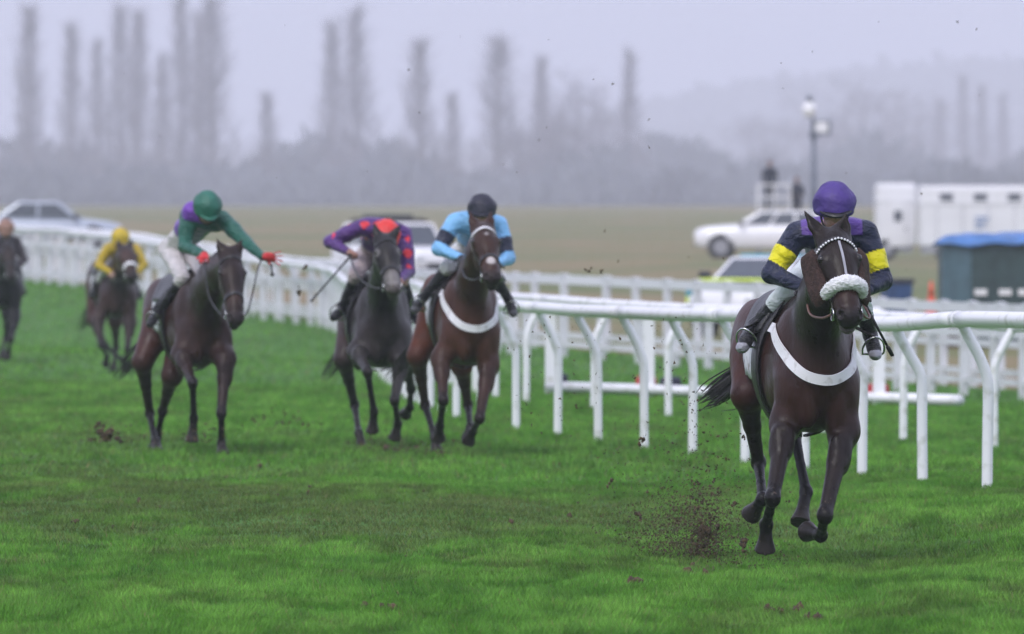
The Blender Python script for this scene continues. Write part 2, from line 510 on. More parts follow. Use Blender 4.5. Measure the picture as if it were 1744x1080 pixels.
def n2d(X, Y, s, seed):
    """cheap smooth value noise"""
    X = np.asarray(X) / s; Y = np.asarray(Y) / s
    xi = np.floor(X).astype(np.int64); yi = np.floor(Y).astype(np.int64)
    fx = X - xi; fy = Y - yi
    fx = fx*fx*(3-2*fx); fy = fy*fy*(3-2*fy)
    def hsh(a, b):
        q = (a * 374761393 + b * 668265263 + seed * 1442695) & 0x7fffffff
        q = (q ^ (q >> 13)) * 1274126177 & 0x7fffffff
        return ((q ^ (q >> 16)) & 0xffff) / 65535.0
    a = hsh(xi, yi); b = hsh(xi+1, yi); c = hsh(xi, yi+1); d = hsh(xi+1, yi+1)
    return (a*(1-fx)+b*fx)*(1-fy) + (c*(1-fx)+d*fx)*fy

gx = np.unique(np.concatenate([np.arange(-10, 10.01, 0.3), np.arange(-26, -10, 0.8), np.arange(10.4, 26.01, 0.8), -np.geomspace(26, 2900, 26), np.geomspace(26, 2900, 26)]))
gy = np.unique(np.concatenate([np.arange(-80, 36, 8), np.arange(36, 110, 0.35), np.arange(110, 140, 0.8), np.arange(140, 320, 3), np.geomspace(320, 6300, 36)]))
GX, GY = np.meshgrid(gx, gy)
GZ = ground_z(GX.ravel(), GY.ravel())
Vg = np.stack([GX.ravel(), GY.ravel(), GZ], 1)
nx = len(gx); ii, jj = np.meshgrid(np.arange(len(gy)-1), np.arange(nx-1), indexing='ij')
a_ = (ii*nx + jj).ravel()
Vg[:, 2] -= 0.004
me = fast_mesh("ground", Vg, np.stack([a_, a_+1, a_+nx+1, a_+nx], 1))
zone = field_zone(Vg[:, 0], Vg[:, 1])
set_col(me, np.stack([zone]*3, 1), "Zone")

m, t, b = new_mat("turf_and_rough_field")
N = t.nodes.new
def noise(scale, detail=5, sx=1, sy=1, rough=0.55):
    mp = N("ShaderNodeMapping"); mp.inputs["Scale"].default_value = (sx, sy, 1)
    t.links.new(tc.outputs["Object"], mp.inputs["Vector"])
    n_ = N("ShaderNodeTexNoise"); n_.inputs["Scale"].default_value = scale; n_.inputs["Detail"].default_value = detail
    n_.inputs["Roughness"].default_value = rough
    t.links.new(mp.outputs[0], n_.inputs["Vector"]); return n_
def mix(fac, c1, c2):
    x = N("ShaderNodeMix"); x.data_type = 'RGBA'
    for s_, v_ in ((0, fac), (6, c1), (7, c2)):
        if isinstance(v_, (int, float)): x.inputs[s_].default_value = v_
        elif isinstance(v_, tuple): x.inputs[s_].default_value = (*v_, 1)
        else: t.links.new(v_, x.inputs[s_])
    return x.outputs[2]
def rng(sock, a, bb, c=0.0, d=1.0):
    x = N("ShaderNodeMapRange"); x.inputs[1].default_value = a; x.inputs[2].default_value = bb
    x.inputs[3].default_value = c; x.inputs[4].default_value = d
    t.links.new(sock, x.inputs[0]); return x.outputs[0]
tc = N("ShaderNodeTexCoord")
fine = noise(9, 8); mid = noise(0.9, 6, 1, 0.5); big = noise(0.12, 4, 1, 0.6)
turf = mix(rng(fine.outputs[0], 0.3, 0.7), (0.040, 0.120, 0.020), (0.092, 0.225, 0.040))
turf = mix(rng(mid.outputs[0], 0.45, 0.75, 0, 0.55), turf, (0.065, 0.105, 0.034))
turf = mix(rng(noise(0.5, 6, 1, 0.35).outputs[0], 0.62, 0.75, 0, 0.6), turf, (0.050, 0.052, 0.026))
f1 = mix(rng(big.outputs[0], 0.38, 0.58), (0.150, 0.175, 0.070), (0.255, 0.185, 0.108))
f1 = mix(rng(noise(0.035, 4, 0.5, 1.3).outputs[0], 0.45, 0.62), f1, (0.115, 0.155, 0.060))
f1 = mix(rng(noise(1.7, 6).outputs[0], 0.4, 0.75, 0, 0.6), f1, (0.255, 0.215, 0.115))
zn = N("ShaderNodeVertexColor"); zn.layer_name = "Zone"
t.links.new(mix(zn.outputs[0], turf, f1), b.inputs["Base Color"])
b.inputs["Roughness"].default_value = 0.9
b.inputs["Specular IOR Level"].default_value = 0.15
bp = N("ShaderNodeBump"); bp.inputs["Strength"].default_value = 0.8; bp.inputs["Distance"].default_value = 0.06
t.links.new(fine.outputs[0], bp.inputs["Height"]); t.links.new(bp.outputs[0], b.inputs["Normal"])
g_o = link_mesh("ground", me, m, None, smooth=True)
tag(g_o, "green turf racetrack running into a rough straw coloured field", kind="structure")

# ------------------------------------------------------------------ grass blades on the track
def worn(X, Y):
    """how trodden the turf is (0 lush .. 1 muddy) across the path the field has taken"""
    line = -0.03 - 0.152 * (Y - 60)               # a line parallel to the rail
    off = X - line
    band = np.exp(-((Y - 52.5) / 5.0) ** 2) * 0.34 * (1 / (1 + np.exp((off - 1.5) * 1.2)))
    tr = 0.30 * np.exp(-((off + 3.0) / 2.2) ** 2) * np.clip((Y - 46) / 10, 0, 1)
    n_ = 0.5 * n2d(X, Y * 0.28, 0.36, 3) + 0.4 * n2d(X, Y * 0.3, 0.13, 5) + 0.3 * n2d(X, Y * .35, 1.3, 9)
    return np.clip((band + tr) * 1.6 + (n_ - 0.60) * 1.5, 0, 0.78)

def blades(n, d0, d1, h0, h1, w0, w1, extra):
    D = np.sqrt(RNG.random(n) * (d1**2 - d0**2) + d0**2)
    X = (RNG.random(n) * 2 - 1) * (0.0705 * D + extra)
    wn = worn(X, D)
    keep = (RNG.random(n) > 0.6 * wn)
    keep &= field_zone(X, D) < 0.2
    X, D, wn = X[keep], D[keep], wn[keep]; n = len(X)
    Z = ground_z(X, D)
    tall = 0.55 + 0.9 * n2d(X, D * 0.3, 0.16, 21)
    H = (h0 + (h1 - h0) * RNG.random(n)) * (1 - 0.45 * wn) * tall
    W = w0 + (w1 - w0) * RNG.random(n)
    ang = RNG.random(n) * 6.283; lean = (0.15 + 0.75 * RNG.random(n)) * H
    la = n2d(X, D, 0.5, 77) * 6.283 * 1.5 + RNG.normal(0, 0.9, n)
    dx, dy = np.cos(ang) * W / 2, np.sin(ang) * W / 2
    base = np.stack([X, D, Z - 0.004], 1)
    A = base + np.stack([-dx, -dy, 0*X], 1); B = base + np.stack([dx, dy, 0*X], 1)
    Cc = base + np.stack([np.cos(la) * lean, np.sin(la) * lean, H], 1)
    V = np.stack([A, B, Cc], 1).reshape(-1, 3)
    g1 = np.array([0.082, 0.245, 0.028]); g2 = np.array([0.185, 0.400, 0.060]); g3 = np.array([0.018, 0.080, 0.012]); br = np.array([0.105, 0.128, 0.042])
    m1 = (.6*n2d(X, D * 0.22, 0.24, 31) + .4*n2d(X, D * .3, .9, 33))[:, None]; m2 = (.55*n2d(X, D * 0.28, 0.10, 41) + .45*n2d(X, D*.25, .3, 43))[:, None]
    c = g1 * (1 - m1) + g2 * m1
    c = c * (1 - 0.5 * np.clip((m2 - 0.5) * 3.0, 0, 1)) + g3 * 0.5 * np.clip((m2 - 0.5) * 3.0, 0, 1)
    wv = np.clip(wn * 1.0, 0, 0.92)[:, None]
    c = c * (1 - wv) + br * wv
    c *= (0.55 + 0.9 * RNG.random((n, 1)))
    dry = RNG.random((n, 1)) < 0.03
    c = np.where(dry, np.array([0.22, 0.20, 0.09]), c)
    Cv = np.repeat(c[:, None, :], 3, 1)
    return V, Cv.reshape(-1, 3)
parts_ = [blades(330000, 37.5, 46, 0.028, 0.062, 0.0040, 0.0080, 1.0), blades(370000, 46, 60, 0.026, 0.055, 0.005, 0.0090, 1.0),
          blades(260000, 60, 100, 0.040, 0.070, 0.008, 0.015, 1.0),
          blades(90000, 100, 205, 0.05, 0.09, 0.016, 0.03, 1.0)]
Vb = np.concatenate([p_[0] for p_ in parts_]); Cb = np.concatenate([p_[1] for p_ in parts_])
me = fast_mesh("grass", Vb, np.arange(len(Vb)).reshape(-1, 3), Cb)
gm, t, b = new_mat("grass_blades")
at = t.nodes.new("ShaderNodeVertexColor"); at.layer_name = "Col"
t.links.new(at.outputs[0], b.inputs["Base Color"])
b.inputs["Roughness"].default_value = 0.6; b.inputs["Specular IOR Level"].default_value = 0.12
tr_ = t.nodes.new("ShaderNodeBsdfTranslucent"); ms_ = t.nodes.new("ShaderNodeMixShader"); ms_.inputs[0].default_value = 0.25
t.links.new(at.outputs[0], tr_.inputs[0]); t.links.new(b.outputs[0], ms_.inputs[1]); t.links.new(tr_.outputs[0], ms_.inputs[2])
t.links.new(ms_.outputs[0], t.nodes["Material Output"].inputs[0])
gr = link_mesh("grass", me, gm)
tag(gr, "short green racetrack turf, worn brown where horses have run", "grass", kind="stuff")

# ------------------------------------------------------------------ far country: hill, woods, bare poplars
def hill_h(X, Y):
    px = CX + F * X / Y
    top = np.interp(px, [-4000, -600, 0, 500, 900, 1100, 1300, 1500, 1744, 2400, 5000], [24, 26, 30, 30, 33, 50, 68, 77, 83, 90, 60])
    return top
hx = np.linspace(-2700, 2700, 90); hyv = np.linspace(3790, 6200, 16)
HX, HYY = np.meshgrid(hx, hyv)
rise = np.clip((HYY - 3790) / 1270, 0, 1); rise = rise*rise*(3-2*rise)
HZ = 1.2 + rise * (hill_h(HX, np.full_like(HX, 4560.0)) - 18 + 12*n2d(HX, HYY, 270, 4))
a_ = (np.arange(15)[:, None]*90 + np.arange(89)[None]).ravel()
me = fast_mesh("hill", np.stack([HX.ravel(), HYY.ravel(), HZ.ravel()], 1), np.stack([a_, a_+1, a_+91, a_+90], 1))
tag(link_mesh("hill", me, M['wood'], None, True), "low wooded hill rising far off in the mist", kind="structure")

def twig_cloud(n, fn, L0, L1, wd, up):
    """thin bare branches filling a crown; fn gives start points"""
    V = []; Fc = []
    for i in range(n):
        p, out = fn()
        L = random.uniform(L0, L1)
        d = Vector((out[0] * (1 - up) + random.gauss(0, .18), out[1] * (1 - up) + random.gauss(0, .18), up + random.gauss(0, .15))).normalized()
        s_ = d.cross(Vector((random.gauss(0, 1), random.gauss(0, 1), random.gauss(0, .4)))).normalized() * wd * random.uniform(.5, 1.3)
        p = Vector(p); k = len(V)
        q = p + d * L * .55 + Vector((random.gauss(0, .1), random.gauss(0, .1), .05)) * L * .5
        V += [p - s_, p + s_, q + s_ * .7, q - s_ * .7, p + d * L + Vector((0, 0, L * .1))]
        Fc += [(k, k+1, k+2, k+3), (k+3, k+2, k+4)]
    return V, Fc

def poplar_meshes(seed):
    random.seed(seed)
    H = 22.0
    mb = MB(); mb.tube([(0, 0, 0), (0.1, 0, H*.4), (0, 0.1, H*.8), (0, 0, H*.97)], [.30, .20, .10, .02], 8)
    for k in range(9):
        z0 = random.uniform(1.5, H*.55); a = random.uniform(0, 6.28); r = random.uniform(.7, 1.25)
        mb.tube([(0, 0, z0), (r*math.cos(a)*.6, r*math.sin(a)*.6, z0+1.6), (r*math.cos(a), r*math.sin(a), z0 + random.uniform(4, 7))], [.12, .08, .02], 5)
    tr = mesh_of("poplar_trunk", mb.V, mb.F)
    wob = [random.uniform(.6, 1.4) for _ in range(14)]
    def fn():
        z = H * (random.random() ** .85) * .97 + .3
        tt = z / H
        prof = 1.75 * (1.25 - .5*min(1, tt/.4)) * (1 - max(0, tt - .30) / .72) * wob[int(tt * 13)]
        r = max(.05, prof) * math.sqrt(random.random()); a = random.uniform(0, 6.28)
        return (r*math.cos(a), r*math.sin(a), z), (math.cos(a), math.sin(a))
    V, Fc = twig_cloud(1250, fn, 1.0, 2.6, .024, .80)
    return tr, mesh_of("poplar_crown", V, Fc)
def round_meshes(seed):
    random.seed(seed)
    H = 15.0
    mb = MB(); mb.tube([(0, 0, 0), (.1, 0, 3), (0, .2, 7), (.1, 0, 11)], [.5, .4, .28, .06], 8)
    for k in range(12):
        z0 = random.uniform(2.5, 8); a = random.uniform(0, 6.28); r = random.uniform(1.5, 3.4)
        mb.tube([(0, 0, z0), (r*math.cos(a)*.6, r*math.sin(a)*.6, z0+1.2), (r*math.cos(a), r*math.sin(a), z0 + random.uniform(2, 5))], [.2, .11, .03], 5)
    tr = mesh_of("tree_trunk", mb.V, mb.F)
    lobes = [(random.gauss(0, 1.7), random.gauss(0, 1.7), random.uniform(5, 12.5), random.uniform(1.4, 2.5)) for _ in range(15)]
    def fn():
        x, y, z, r = random.choice(lobes)
        d = Vector((random.gauss(0, 1), random.gauss(0, 1), random.gauss(0, 1))).normalized() * r * random.random() ** .4
        return (x + d.x, y + d.y, z + d.z), (d.x / r, d.y / r)
    V, Fc = twig_cloud(1300, fn, .6, 1.7, .030, .45)
    return tr, mesh_of("tree_crown", V, Fc)
POP = [poplar_meshes(s) for s in (11, 12, 13, 14)]
RND = [round_meshes(s) for s in (21, 22)]
random.seed(5)
def tree(name, meshes, px, topy, D, wide, label, group, H0):
    x = (px - CX) / F * D
    z = gz(x, D) - 0.15
    h = CAMZ + (HY - topy) / F * D - z
    t_ = empty(name, (x, D, z), random.uniform(0, 6.28))
    tag(t_, label, "tree", group)
    s = h / H0
    for nm, me, mt in (("trunk", meshes[0], M['bark']), ("crown", meshes[1], M['twig'])):
        o = link_mesh(nm, me, mt, t_); o.scale = (wide, wide, s)
    return t_
PL = "tall narrow bare poplar in the close-set part of the misty row"
PLAB = {275: "short thin bare poplar between taller ones in the close-set part of the row", 360: "fullest of the tall poplars, at the end of the close-set part of the row",
        566: "slimmer poplar of the pair standing close together", 606: "fuller poplar of the pair standing close together",
        714: "medium bare poplar standing alone between the pair and the thick one", 850: "thick bare poplar next to the broad bare trees", 922: "thin bare poplar between the thick one and the broad trees",
        1072: "slim bare poplar last in the row beside the wooded hill", 455: "low thin poplar standing in the gap between the close-set trees and the pair", 770: "low thin poplar beside the thick bare poplar", 340: "shorter poplar tucked against the fullest one"}
for i, (px, ty, wd) in enumerate([(50,-4,1.0),(122,26,.85),(166,56,.75),(203,-6,.95),(236,4,.9),(275,80,.62),(308,-30,1.0),(340,10,.8),(360,-22,1.25),
                                  (566,22,.92),(606,-2,1.25),(714,55,1.05),(850,50,1.35),(922,84,.75),(1072,74,.8),(455,150,.7),(770,150,.7)]):
    tree("poplar_tree", POP[i % 4], px, ty, 1540 + (i * 37) % 130, wd * 3.2, PLAB.get(px, PL), "poplars in the far row", 23.5)
for i, (px, ty, D) in enumerate([(1640,120,2300),(1672,135,2310),(1708,150,2300),(1600,160,2320)]):
    tree("poplar_tree", POP[i % 4], px, ty, D, 2.5, "faint bare poplar on the wooded hillside in the mist", "faint poplars on the hill", 23.5)
for i, (px, ty, D, wd) in enumerate([(985,100,1640,1.9),(945,140,1610,1.5),(1025,150,1680,1.7),(885,170,1600,1.7)]):
    tree("broad_tree", RND[i % 2], px, ty, D, wd, "broad bare tree among the misty poplars", "broad bare trees in the row", 15.5)
for i, (px, ty, D, wd) in enumerate([(1470,115,2150,3.4),(1400,150,2170,2.9),(1300,185,2070,2.9),(1180,225,1970,2.7),(1560,140,2210,3.3)]):
    tree("broad_tree", RND[i % 2], px, ty, D, wd, "broad bare tree in front of the misty hill", "broad trees before the hill", 15.5)

def thicket(name, rows, label, seed):
    """a far belt of scrub and woodland that reads as one mass"""
    random.seed(seed)
    V = []; Fc = []
    for (x0, x1, D, n, hfn, r0) in rows:
        for i in range(n):
            px = random.uniform(x0, x1); d = D + random.uniform(-25, 25)
            x = (px - CX) / F * d; hgt = hfn(px) * random.uniform(.72, 1.08)
            zb = float(np.interp(math.log(d), _b_d, _b_z))
            if d > 3800:
                zb = 1.0 + max(0, min(1, (d-3800)/1270))**2 * (float(hill_h(np.array([x]), 4560.0)[0]) - 20)
            rr = r0 * random.uniform(.7, 1.3)
            for k in range(int(34)):
                a = random.uniform(0, 6.28); q = random.random() ** .5 * rr
                zz = random.random() ** .8 * hgt * math.sqrt(max(0.05, 1 - (q / rr) ** 2 * .8))
                p = Vector((x + q*math.cos(a), d + q*math.sin(a)*.6, zb - .3 + zz))
                L = random.uniform(.9, 2.0) * (r0 / 3.0); wd = L * random.uniform(.16, .35)
                dr = Vector((math.cos(a)*.5 + random.gauss(0, .3), random.gauss(0, .3), 1.0)).normalized()
                sd = dr.cross(Vector((random.gauss(0, .5), 1, 0))).normalized() * wd
                b0 = len(V)
                V += [p - sd, p + sd, p + sd * .5 + dr * L, p - sd * .5 + dr * L]
                Fc += [(b0, b0+1, b0+2, b0+3)]
    o = obj(name, V, Fc, M['wood'])
    return tag(o, label, "woodland", kind="stuff")
thicket("woodland_belt", [(-250, 1050, 1640, 430, lambda p: 9.5 + 7.0*math.sin(p*.021)*math.sin(p*.0083+1) + 4.0*math.sin(p*.05)*math.sin(p*.013), 5.2),
                          (-250, 2000, 1450, 420, lambda p: 6.0 + 2.6*math.sin(p*.03)*math.sin(p*.011), 4.7),
                          (900, 2000, 1850, 330, lambda p: 11.0 + 5.0*math.sin(p*.018), 6.6)],
        "dim belt of scrub and woodland along the far edge of the field", 3)
thicket("hill_woodland", [(-300, 2100, 4000, 420, lambda p: 26.0, 19.0), (600, 2200, 4450, 520, lambda p: 31.0, 22.0), (950, 2300, 4950, 500, lambda p: 36.0, 24.0)],
        "pale mass of trees covering the misty hillside", 8)
random.seed(77)

# ------------------------------------------------------------------ running rails and fences
def path_points(tab, step):
    """(px, footy, D) control points -> evenly spaced ground points"""
    pts = catmull([((p[0] - CX) / F * p[2], p[2], 0) for p in tab], 24)
    pts = np.array(pts)
    seg = np.linalg.norm(np.diff(pts, axis=0), axis=1); s = np.concatenate([[0], np.cumsum(seg)])
    n = int(s[-1] / step)
    u = np.arange(n + 1) * step
    out = np.stack([np.interp(u, s, pts[:, 0]), np.interp(u, s, pts[:, 1])], 1)
    return out

def running_rail(tab, step, height, side, label, seed, wob=0.02):
    rnd = random.Random(seed)
    pts = path_points(tab, step)
    n = len(pts)
    tang = np.gradient(pts, axis=0); tang /= np.linalg.norm(tang, axis=1)[:, None]
    z0 = np.array([gz(p[0], p[1]) for p in pts])
    root = empty("running_rail", (pts[0][0], pts[0][1], z0[0])); tag(root, label, "rail")
    org = np.array(root.location)
    heads = []
    for i in range(n):
        nrm = np.array([tang[i][1], -tang[i][0]]) * side      # sideways, toward the overhang
        dz = rnd.uniform(-wob, wob)
        lean = rnd.uniform(-.012, .012)
        b0 = np.array([pts[i][0], pts[i][1], z0[i]])
        pr = [(0, -.12), (0.0, .35), (0.0, .72), (.02, .84), (.075, .97), (.15, 1.10), (.205, height - .06)]
        P3 = [b0 + np.array([nrm[0]*(a + lean*z), nrm[1]*(a + lean*z), z + (dz if z > .9 else 0)]) - org for a, z in pr]
        V, Fc = tube_geo(catmull(P3, 3), 0.040, 12)
        obj("post", V, Fc, M['rail'], root, True)
        heads.append(b0 + np.array([nrm[0]*.215, nrm[1]*.215, height - .045 + dz]) - org)
    for i in range(0, n - 1, 2):
        sub = catmull(heads[max(0, i-1):min(n, i+4)], 6)
        k0 = 6 if i > 0 else 0
        k1 = k0 + 6 * min(2, n - 1 - i)
        seg = sub[k0:k1+1]
        if len(seg) < 2: continue
        V, Fc = tube_geo(seg, 0.058, 14, True)
        r = obj("rail_tube", V, Fc, M['rail'], root, True)
        d = seg[1] - seg[0]; d = d / np.linalg.norm(d)
        V, Fc = tube_geo([seg[0] - d*.06, seg[0] + d*.06], 0.0612, 14, True)
        obj("rail_sleeve", V, Fc, M['rail'], r, True)
    return root
running_rail(NEAR_RAIL, 2.324, 1.27, -1, "white plastic running rail beside the leading horse, posts arching toward the track", 3, 0.028)
running_rail(FAR_RAIL, 2.70, 1.25, 1, "white plastic running rail behind the nearer rail, posts arching toward the fence", 4)

def plank_fence(tab, step, height, rails, label, seed, cap=True, pw=.105):
    rnd = random.Random(seed)
    pts = path_points(tab, step)
    z0 = np.array([gz(p[0], p[1]) for p in pts])
    root = empty("post_and_rail_fence", (pts[0][0], pts[0][1], z0[0])); tag(root, label, "fence")
    org = np.array(root.location)
    mb = MB(); mb.box((-pw/2, -pw/2, -.15), (pw/2, pw/2, height))
    post_me = mesh_of("post", mb.V, mb.F)
    c = pw/2 + .018
    cb = MB(); cb.add([(-c,-c,height-.004),(c,-c,height-.004),(c,c,height-.004),(-c,c,height-.004),(-c,-c,height+.025),(c,-c,height+.025),(c,c,height+.025),(-c,c,height+.025),(0,0,height+.035)],
                     [(3,2,1,0),(0,1,5,4),(1,2,6,5),(2,3,7,6),(3,0,4,7),(4,5,8),(5,6,8),(6,7,8),(7,4,8)])
    cap_me = mesh_of("post_cap", cb.V, cb.F)
    for i, p in enumerate(pts):
        q = pts[min(i+1, len(pts)-1)] - pts[max(i-1, 0)]
        o = link_mesh("post", post_me, M['pvc'], root)
        o.location = (p[0]-org[0], p[1]-org[1], z0[i]-org[2]); o.rotation_euler = (rnd.gauss(0, .008), rnd.gauss(0, .008), math.atan2(q[1], q[0]))
        if cap:
            k = link_mesh("post_cap", cap_me, M['pvc'], o)
    for i in range(len(pts) - 1):
        a = np.array([*pts[i], z0[i]]) - org; b_ = np.array([*pts[i+1], z0[i+1]]) - org
        d = b_ - a; L = np.linalg.norm(d[:2]); t2 = d / L; nn = np.array([-t2[1], t2[0], 0])
        for (zr, hh, th) in rails:
            e = pw/2 - .01
            V = []
            for q, s_ in ((a + t2*e, 1), (b_ - t2*e, 1)):
                for sy, sz in ((-th, -hh), (th, -hh), (th, hh), (-th, hh)):
                    V.append(q + nn*sy/2 + np.array([0, 0, zr + sz/2]))
            obj("fence_rail", V, [(0,1,5,4),(1,2,6,5),(2,3,7,6),(3,0,4,7),(3,2,1,0),(4,5,6,7)], M['pvc'], root)
    return root
plank_fence(FENCE_A, 1.25, 1.25, [(1.18, .15, .05), (.66, .10, .045), (.24, .10, .045)], "white post and rail fence with capped posts along the field edge", 5)
plank_fence(FENCE_B, 1.30, 0.98, [(.88, .10, .05), (.22, .09, .045)], "lower white post and rail fence just inside the capped fence", 6, cap=False)

# low white barrier frame standing on the grass behind the rails
def barrier_frame():
    spec = [(938, 671, 94.0), (1105, 676, 92.5), (1300, 682, 90.5), (1497, 687, 89.0), (1632, 690, 88.0)]
    W = []
    for px, y, D in spec:
        x = (px - CX) / F * D; W.append(np.array([x, D, gz(x, D)]))
    root = empty("barrier_frame", W[0]); tag(root, "low white barrier with a ground board and upright posts on grass behind the rails", "barrier")
    o0 = W[0]
    V, Fc = tube_geo([q - o0 + np.array([0, 0, .10]) for q in W], .105, 8, True, 0.62)
    obj("ground_board", V, Fc, M['rail'], root, True)
    for q in (W[0], W[1], W[3]):
        mb = MB(); p = q - o0; mb.box((p[0]-.07, p[1]-.05, .01 + p[2]), (p[0]+.07, p[1]+.05, p[2] + 1.12))
        mb.build("upright", M['rail'], root, bevel=.012)
    V, Fc = tube_geo([q - o0 + np.array([0, 0, 1.10]) for q in W[:4]], .055, 10)
    obj("top_rail", V, Fc, M['rail'], root, True)
    for q, mt in ((W[0]*.93 + W[1]*.07, 'navy_cloth'), (W[1]*1.02 - W[2]*.02, 'red_plastic'), (W[1]*.8 + W[2]*.2, 'navy_cloth'), (W[3], 'red_plastic')):
        p = q - o0
        mb = MB(); mb.box((p[0]-.13, p[1]+.12, p[2]-.02), (p[0]+.13, p[1]+.42, p[2]+.26))
        mb.build("foot_block", M[mt], root, bevel=.05, seg=3)
barrier_frame()

# ------------------------------------------------------------------ vehicles and field furniture
def car(name, label, px, D, rz, L, W, H, stations, green, paint, cat="car", wheel_r=.34, belt=None, split=2, bars=None, z=None):
    """stations: (x, zbottom, ztop, halfwidth) of the lower body; green: (x front base, x front roof, x rear roof, x rear base)"""
    x = (px - CX) / F * D
    root = empty(name, (x, D, gz(x, D) if z is None else z), rz); tag(root, label, cat)
    V = []; Fc = []; n = 12
    for (sx, zb, zt, hw) in stations:
        r = min(.14, (zt - zb) * .3)
        ring = [(-hw+r*.4, zb), (hw-r*.4, zb), (hw, zb+r), (hw+.02, (zb+zt)/2), (hw, zt-r), (hw-r*.9, zt-.02), (hw*.4, zt+.015),
                (-hw*.4, zt+.015), (-hw+r*.9, zt-.02), (-hw, zt-r), (-hw-.02, (zb+zt)/2), (-hw, zb+r)]
        V += [(sx, a, b_) for a, b_ in ring]
    for i in range(len(stations) - 1):
        for k in range(n):
            Fc.append((i*n+k, (i+1)*n+k, (i+1)*n+(k+1) % n, i*n+(k+1) % n))
    Fc.append(tuple(range(n))); Fc.append(tuple(range((len(stations)-1)*n, len(stations)*n))[::-1])
    body = obj("body", V, Fc, M[paint], root, True)
    bz = belt; wb = W/2 - .06; wt = W/2 - .24
    fb, fr, rr, rb = green
    G = [(fb, -wb+.08, bz), (fb, wb-.08, bz), (rb, wb-.04, bz), (rb, -wb+.04, bz), (fr, -wt, H), (fr, wt, H), (rr, wt, H), (rr, -wt, H)]
    mb = MB(); mb.add(G, [(0,1,2,3),(4,7,6,5),(0,4,5,1),(1,5,6,2),(2,6,7,3),(3,7,4,0)])
    mb.build("cabin", M[paint], root, bevel=.07, seg=3)
    G = [Vector(g) for g in G]
    ctr = sum(G, Vector()) / 8
    def pane(nm, a, b_, c, d, u0, u1, v0, v1, par=root, mt='glass', off=.012):
        a, b_, c, d = (Vector(q) for q in (a, b_, c, d))       # a-b bottom edge, d-c top edge
        def q(u, v): return (a*(1-u)+b_*u)*(1-v) + (d*(1-u)+c*u)*v
        P4 = [q(u0, v0), q(u1, v0), q(u1, v1), q(u0, v1)]
        nn = (P4[1]-P4[0]).cross(P4[3]-P4[0]).normalized()
        if nn.dot(P4[0]-ctr) < 0: nn = -nn
        fr_ = [p + nn*off for p in P4]; bk = [p - nn*.01 for p in P4]
        return obj(nm, fr_+bk, [(0,1,2,3),(4,7,6,5),(0,4,5,1),(1,5,6,2),(2,6,7,3),(3,7,4,0)], M[mt], par)
    pane("windscreen", G[0], G[1], G[5], G[4], .09, .91, .06, .88)
    pane("rear_window", G[3], G[2], G[6], G[7], .10, .90, .12, .85)
    for s_ in (0, 1):
        A, B, C_, Dd = (G[1], G[2], G[6], G[5]) if s_ == 0 else (G[0], G[3], G[7], G[4])
        for k in range(split):
            pane("side_window", A, B, C_, Dd, .10 + k*.84/split, .10 + (k+1)*.84/split - .035, .08, .86)
    xs = [s_[0] for s_ in stations]; x0, x1 = min(xs), max(xs)
    for wx in (x1 - .19*L, x0 + .19*L):
        for sy in (-1, 1):
            mb = MB(); mb.tube([(wx, sy*(W/2-.24), wheel_r), (wx, sy*(W/2-.015), wheel_r)], wheel_r + .055, 22); mb.build("wheel_arch", M['black_plastic'], root)
            V, Fc = tube_geo([(wx, sy*(W/2-.20), wheel_r), (wx, sy*(W/2-.03), wheel_r), (wx, sy*(W/2+.012), wheel_r)], [wheel_r, wheel_r, wheel_r*.93], 24)
            wh = obj("wheel", V, Fc, M['tyre'], root)
            V, Fc = tube_geo([(wx, sy*(W/2-.02), wheel_r), (wx, sy*(W/2+.024), wheel_r)], wheel_r*.62, 18); obj("rim", V, Fc, M['alloy'], wh)
    fz = [s_ for s_ in stations if s_[0] == x1][0]; rz_ = [s_ for s_ in stations if s_[0] == x0][0]
    for sy in (-1, 1):
        mb = MB(); a = fz[3]; zt = fz[2]
        mb.box((x1-.10, min(sy*a*.98, sy*a*.62), zt-.17), (x1+.02, max(sy*a*.98, sy*a*.62), zt-.03)); mb.build("headlight", M['head_lamp'], root, bevel=.02)
        mb = MB(); a = rz_[3]; zt = rz_[2]
        mb.box((x0-.02, min(sy*a*.99, sy*a*.72), zt-.30), (x0+.08, max(sy*a*.99, sy*a*.72), zt-.06)); mb.build("tail_light", M['tail_lamp'], root, bevel=.02)
        mb = MB(); mb.box((fr*.3+fb*.7-.1, min(sy*(W/2-.04), sy*(W/2+.16)), bz), (fr*.3+fb*.7+.06, max(sy*(W/2-.04), sy*(W/2+.16)), bz+.15)); mb.build("wing_mirror", M['black_plastic'], root, bevel=.03)
    mb = MB(); mb.box((x1-.06, -fz[3]*.55, fz[1]+.08), (x1+.025, fz[3]*.55, fz[2]-.2)); mb.build("grille", M['black_plastic'], root, bevel=.015)
    mb = MB(); mb.box((x1-.05, -fz[3]*.96, fz[1]-.02), (x1+.04, fz[3]*.96, fz[1]+.10)); mb.build("bumper", M['black_plastic'], root, bevel=.02)
    return root

